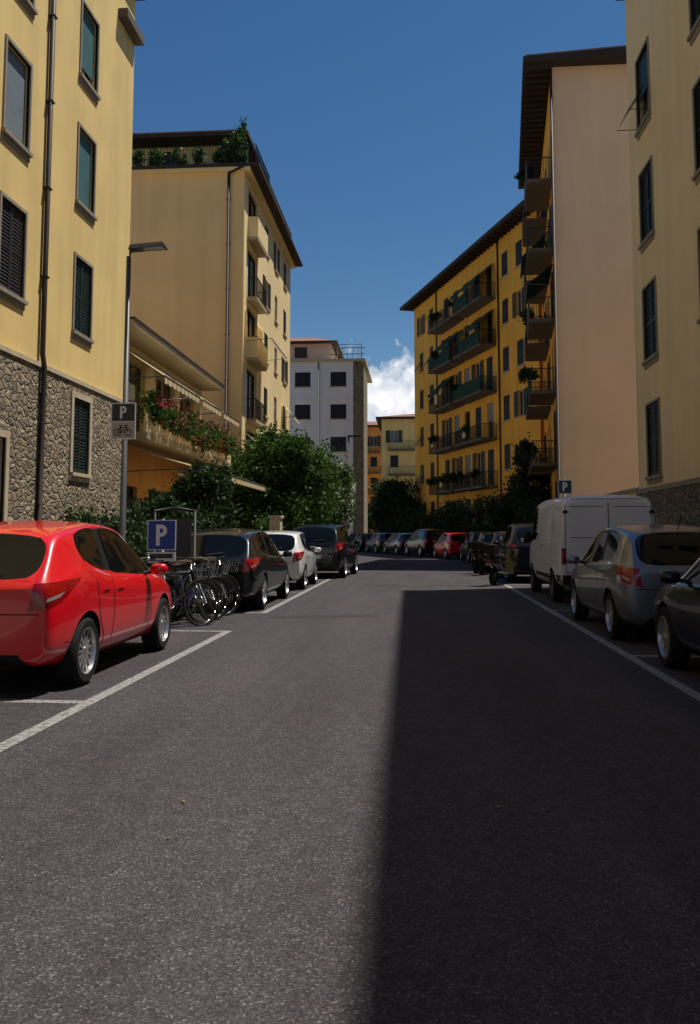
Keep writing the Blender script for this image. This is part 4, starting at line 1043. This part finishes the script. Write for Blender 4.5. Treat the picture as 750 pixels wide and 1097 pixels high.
# ------------------------------------------------------------------ light
SD=Vector((.908*math.cos(rad(68)),.419*math.cos(rad(68)),math.sin(rad(68))))
ld=bpy.data.lights.new('sun','SUN'); ld.energy=5.0; ld.angle=rad(.53); ld.color=(1,.94,.84)
lo=bpy.data.objects.new('sun',ld); COL.objects.link(lo); lo.rotation_euler=(-SD).to_track_quat('-Z','Y').to_euler(); lo.location=(20,10,60)
w=bpy.data.worlds.new('World'); scene.world=w; w.use_nodes=True; N=w.node_tree.nodes; L=w.node_tree.links
bg=N['Background']; sky=N.new('ShaderNodeTexSky'); sky.sky_type='NISHITA'; sky.sun_disc=False
sky.sun_elevation=rad(68); sky.sun_rotation=math.atan2(.908,.419); sky.air_density=1.0; sky.dust_density=.2; sky.ozone_density=1.6
hs=N.new('ShaderNodeHueSaturation'); hs.inputs['Saturation'].default_value=1.3; L.new(sky.outputs[0],hs.inputs['Color'])
tc=N.new('ShaderNodeTexCoord')
sub=N.new('ShaderNodeVectorMath'); sub.operation='SUBTRACT'; sub.inputs[1].default_value=(-.043,.985,.150); L.new(tc.outputs['Generated'],sub.inputs[0])
ml=N.new('ShaderNodeVectorMath'); ml.operation='MULTIPLY'; ml.inputs[1].default_value=(12,0,15); L.new(sub.outputs[0],ml.inputs[0])
ln=N.new('ShaderNodeVectorMath'); ln.operation='LENGTH'; L.new(ml.outputs[0],ln.inputs[0])
nz=N.new('ShaderNodeTexNoise'); nz.inputs['Scale'].default_value=26; nz.inputs['Detail'].default_value=8; nz.inputs['Roughness'].default_value=.6; L.new(tc.outputs['Generated'],nz.inputs['Vector'])
ma=N.new('ShaderNodeMath'); ma.operation='MULTIPLY_ADD'; ma.inputs[1].default_value=-2.6; L.new(nz.outputs['Fac'],ma.inputs[0]); L.new(ln.outputs['Value'],ma.inputs[2])
mr=N.new('ShaderNodeMapRange'); mr.inputs[1].default_value=-.30; mr.inputs[2].default_value=-.75; mr.inputs[3].default_value=0; mr.inputs[4].default_value=1; L.new(ma.outputs[0],mr.inputs[0])
nz2=N.new('ShaderNodeTexNoise'); nz2.inputs['Scale'].default_value=50; nz2.inputs['Detail'].default_value=6; L.new(tc.outputs['Generated'],nz2.inputs['Vector'])
cr=ramp(N,[(.35,(7.5,8.3,9.8)),(.6,(13,13,13))]); L.new(nz2.outputs['Fac'],cr.inputs[0])
mx=N.new('ShaderNodeMixRGB'); L.new(mr.outputs[0],mx.inputs[0]); L.new(hs.outputs[0],mx.inputs[1]); L.new(cr.outputs[0],mx.inputs[2])
L.new(mx.outputs[0],bg.inputs['Color']); bg.inputs['Strength'].default_value=.078

# ------------------------------------------------------------------ camera
cd=bpy.data.cameras.new('camera'); co=bpy.data.objects.new('camera',cd); COL.objects.link(co)
cd.sensor_fit='VERTICAL'; cd.sensor_height=36; cd.lens=920/1097*36; cd.shift_y=-.052
cd.clip_start=.05; cd.clip_end=2000
co.location=(0,0,1.4); co.rotation_euler=(rad(95),0,rad(4.5)); scene.camera=co
scene.view_settings.view_transform='Standard'; scene.view_settings.look='None'; scene.view_settings.exposure=0; scene.view_settings.gamma=1
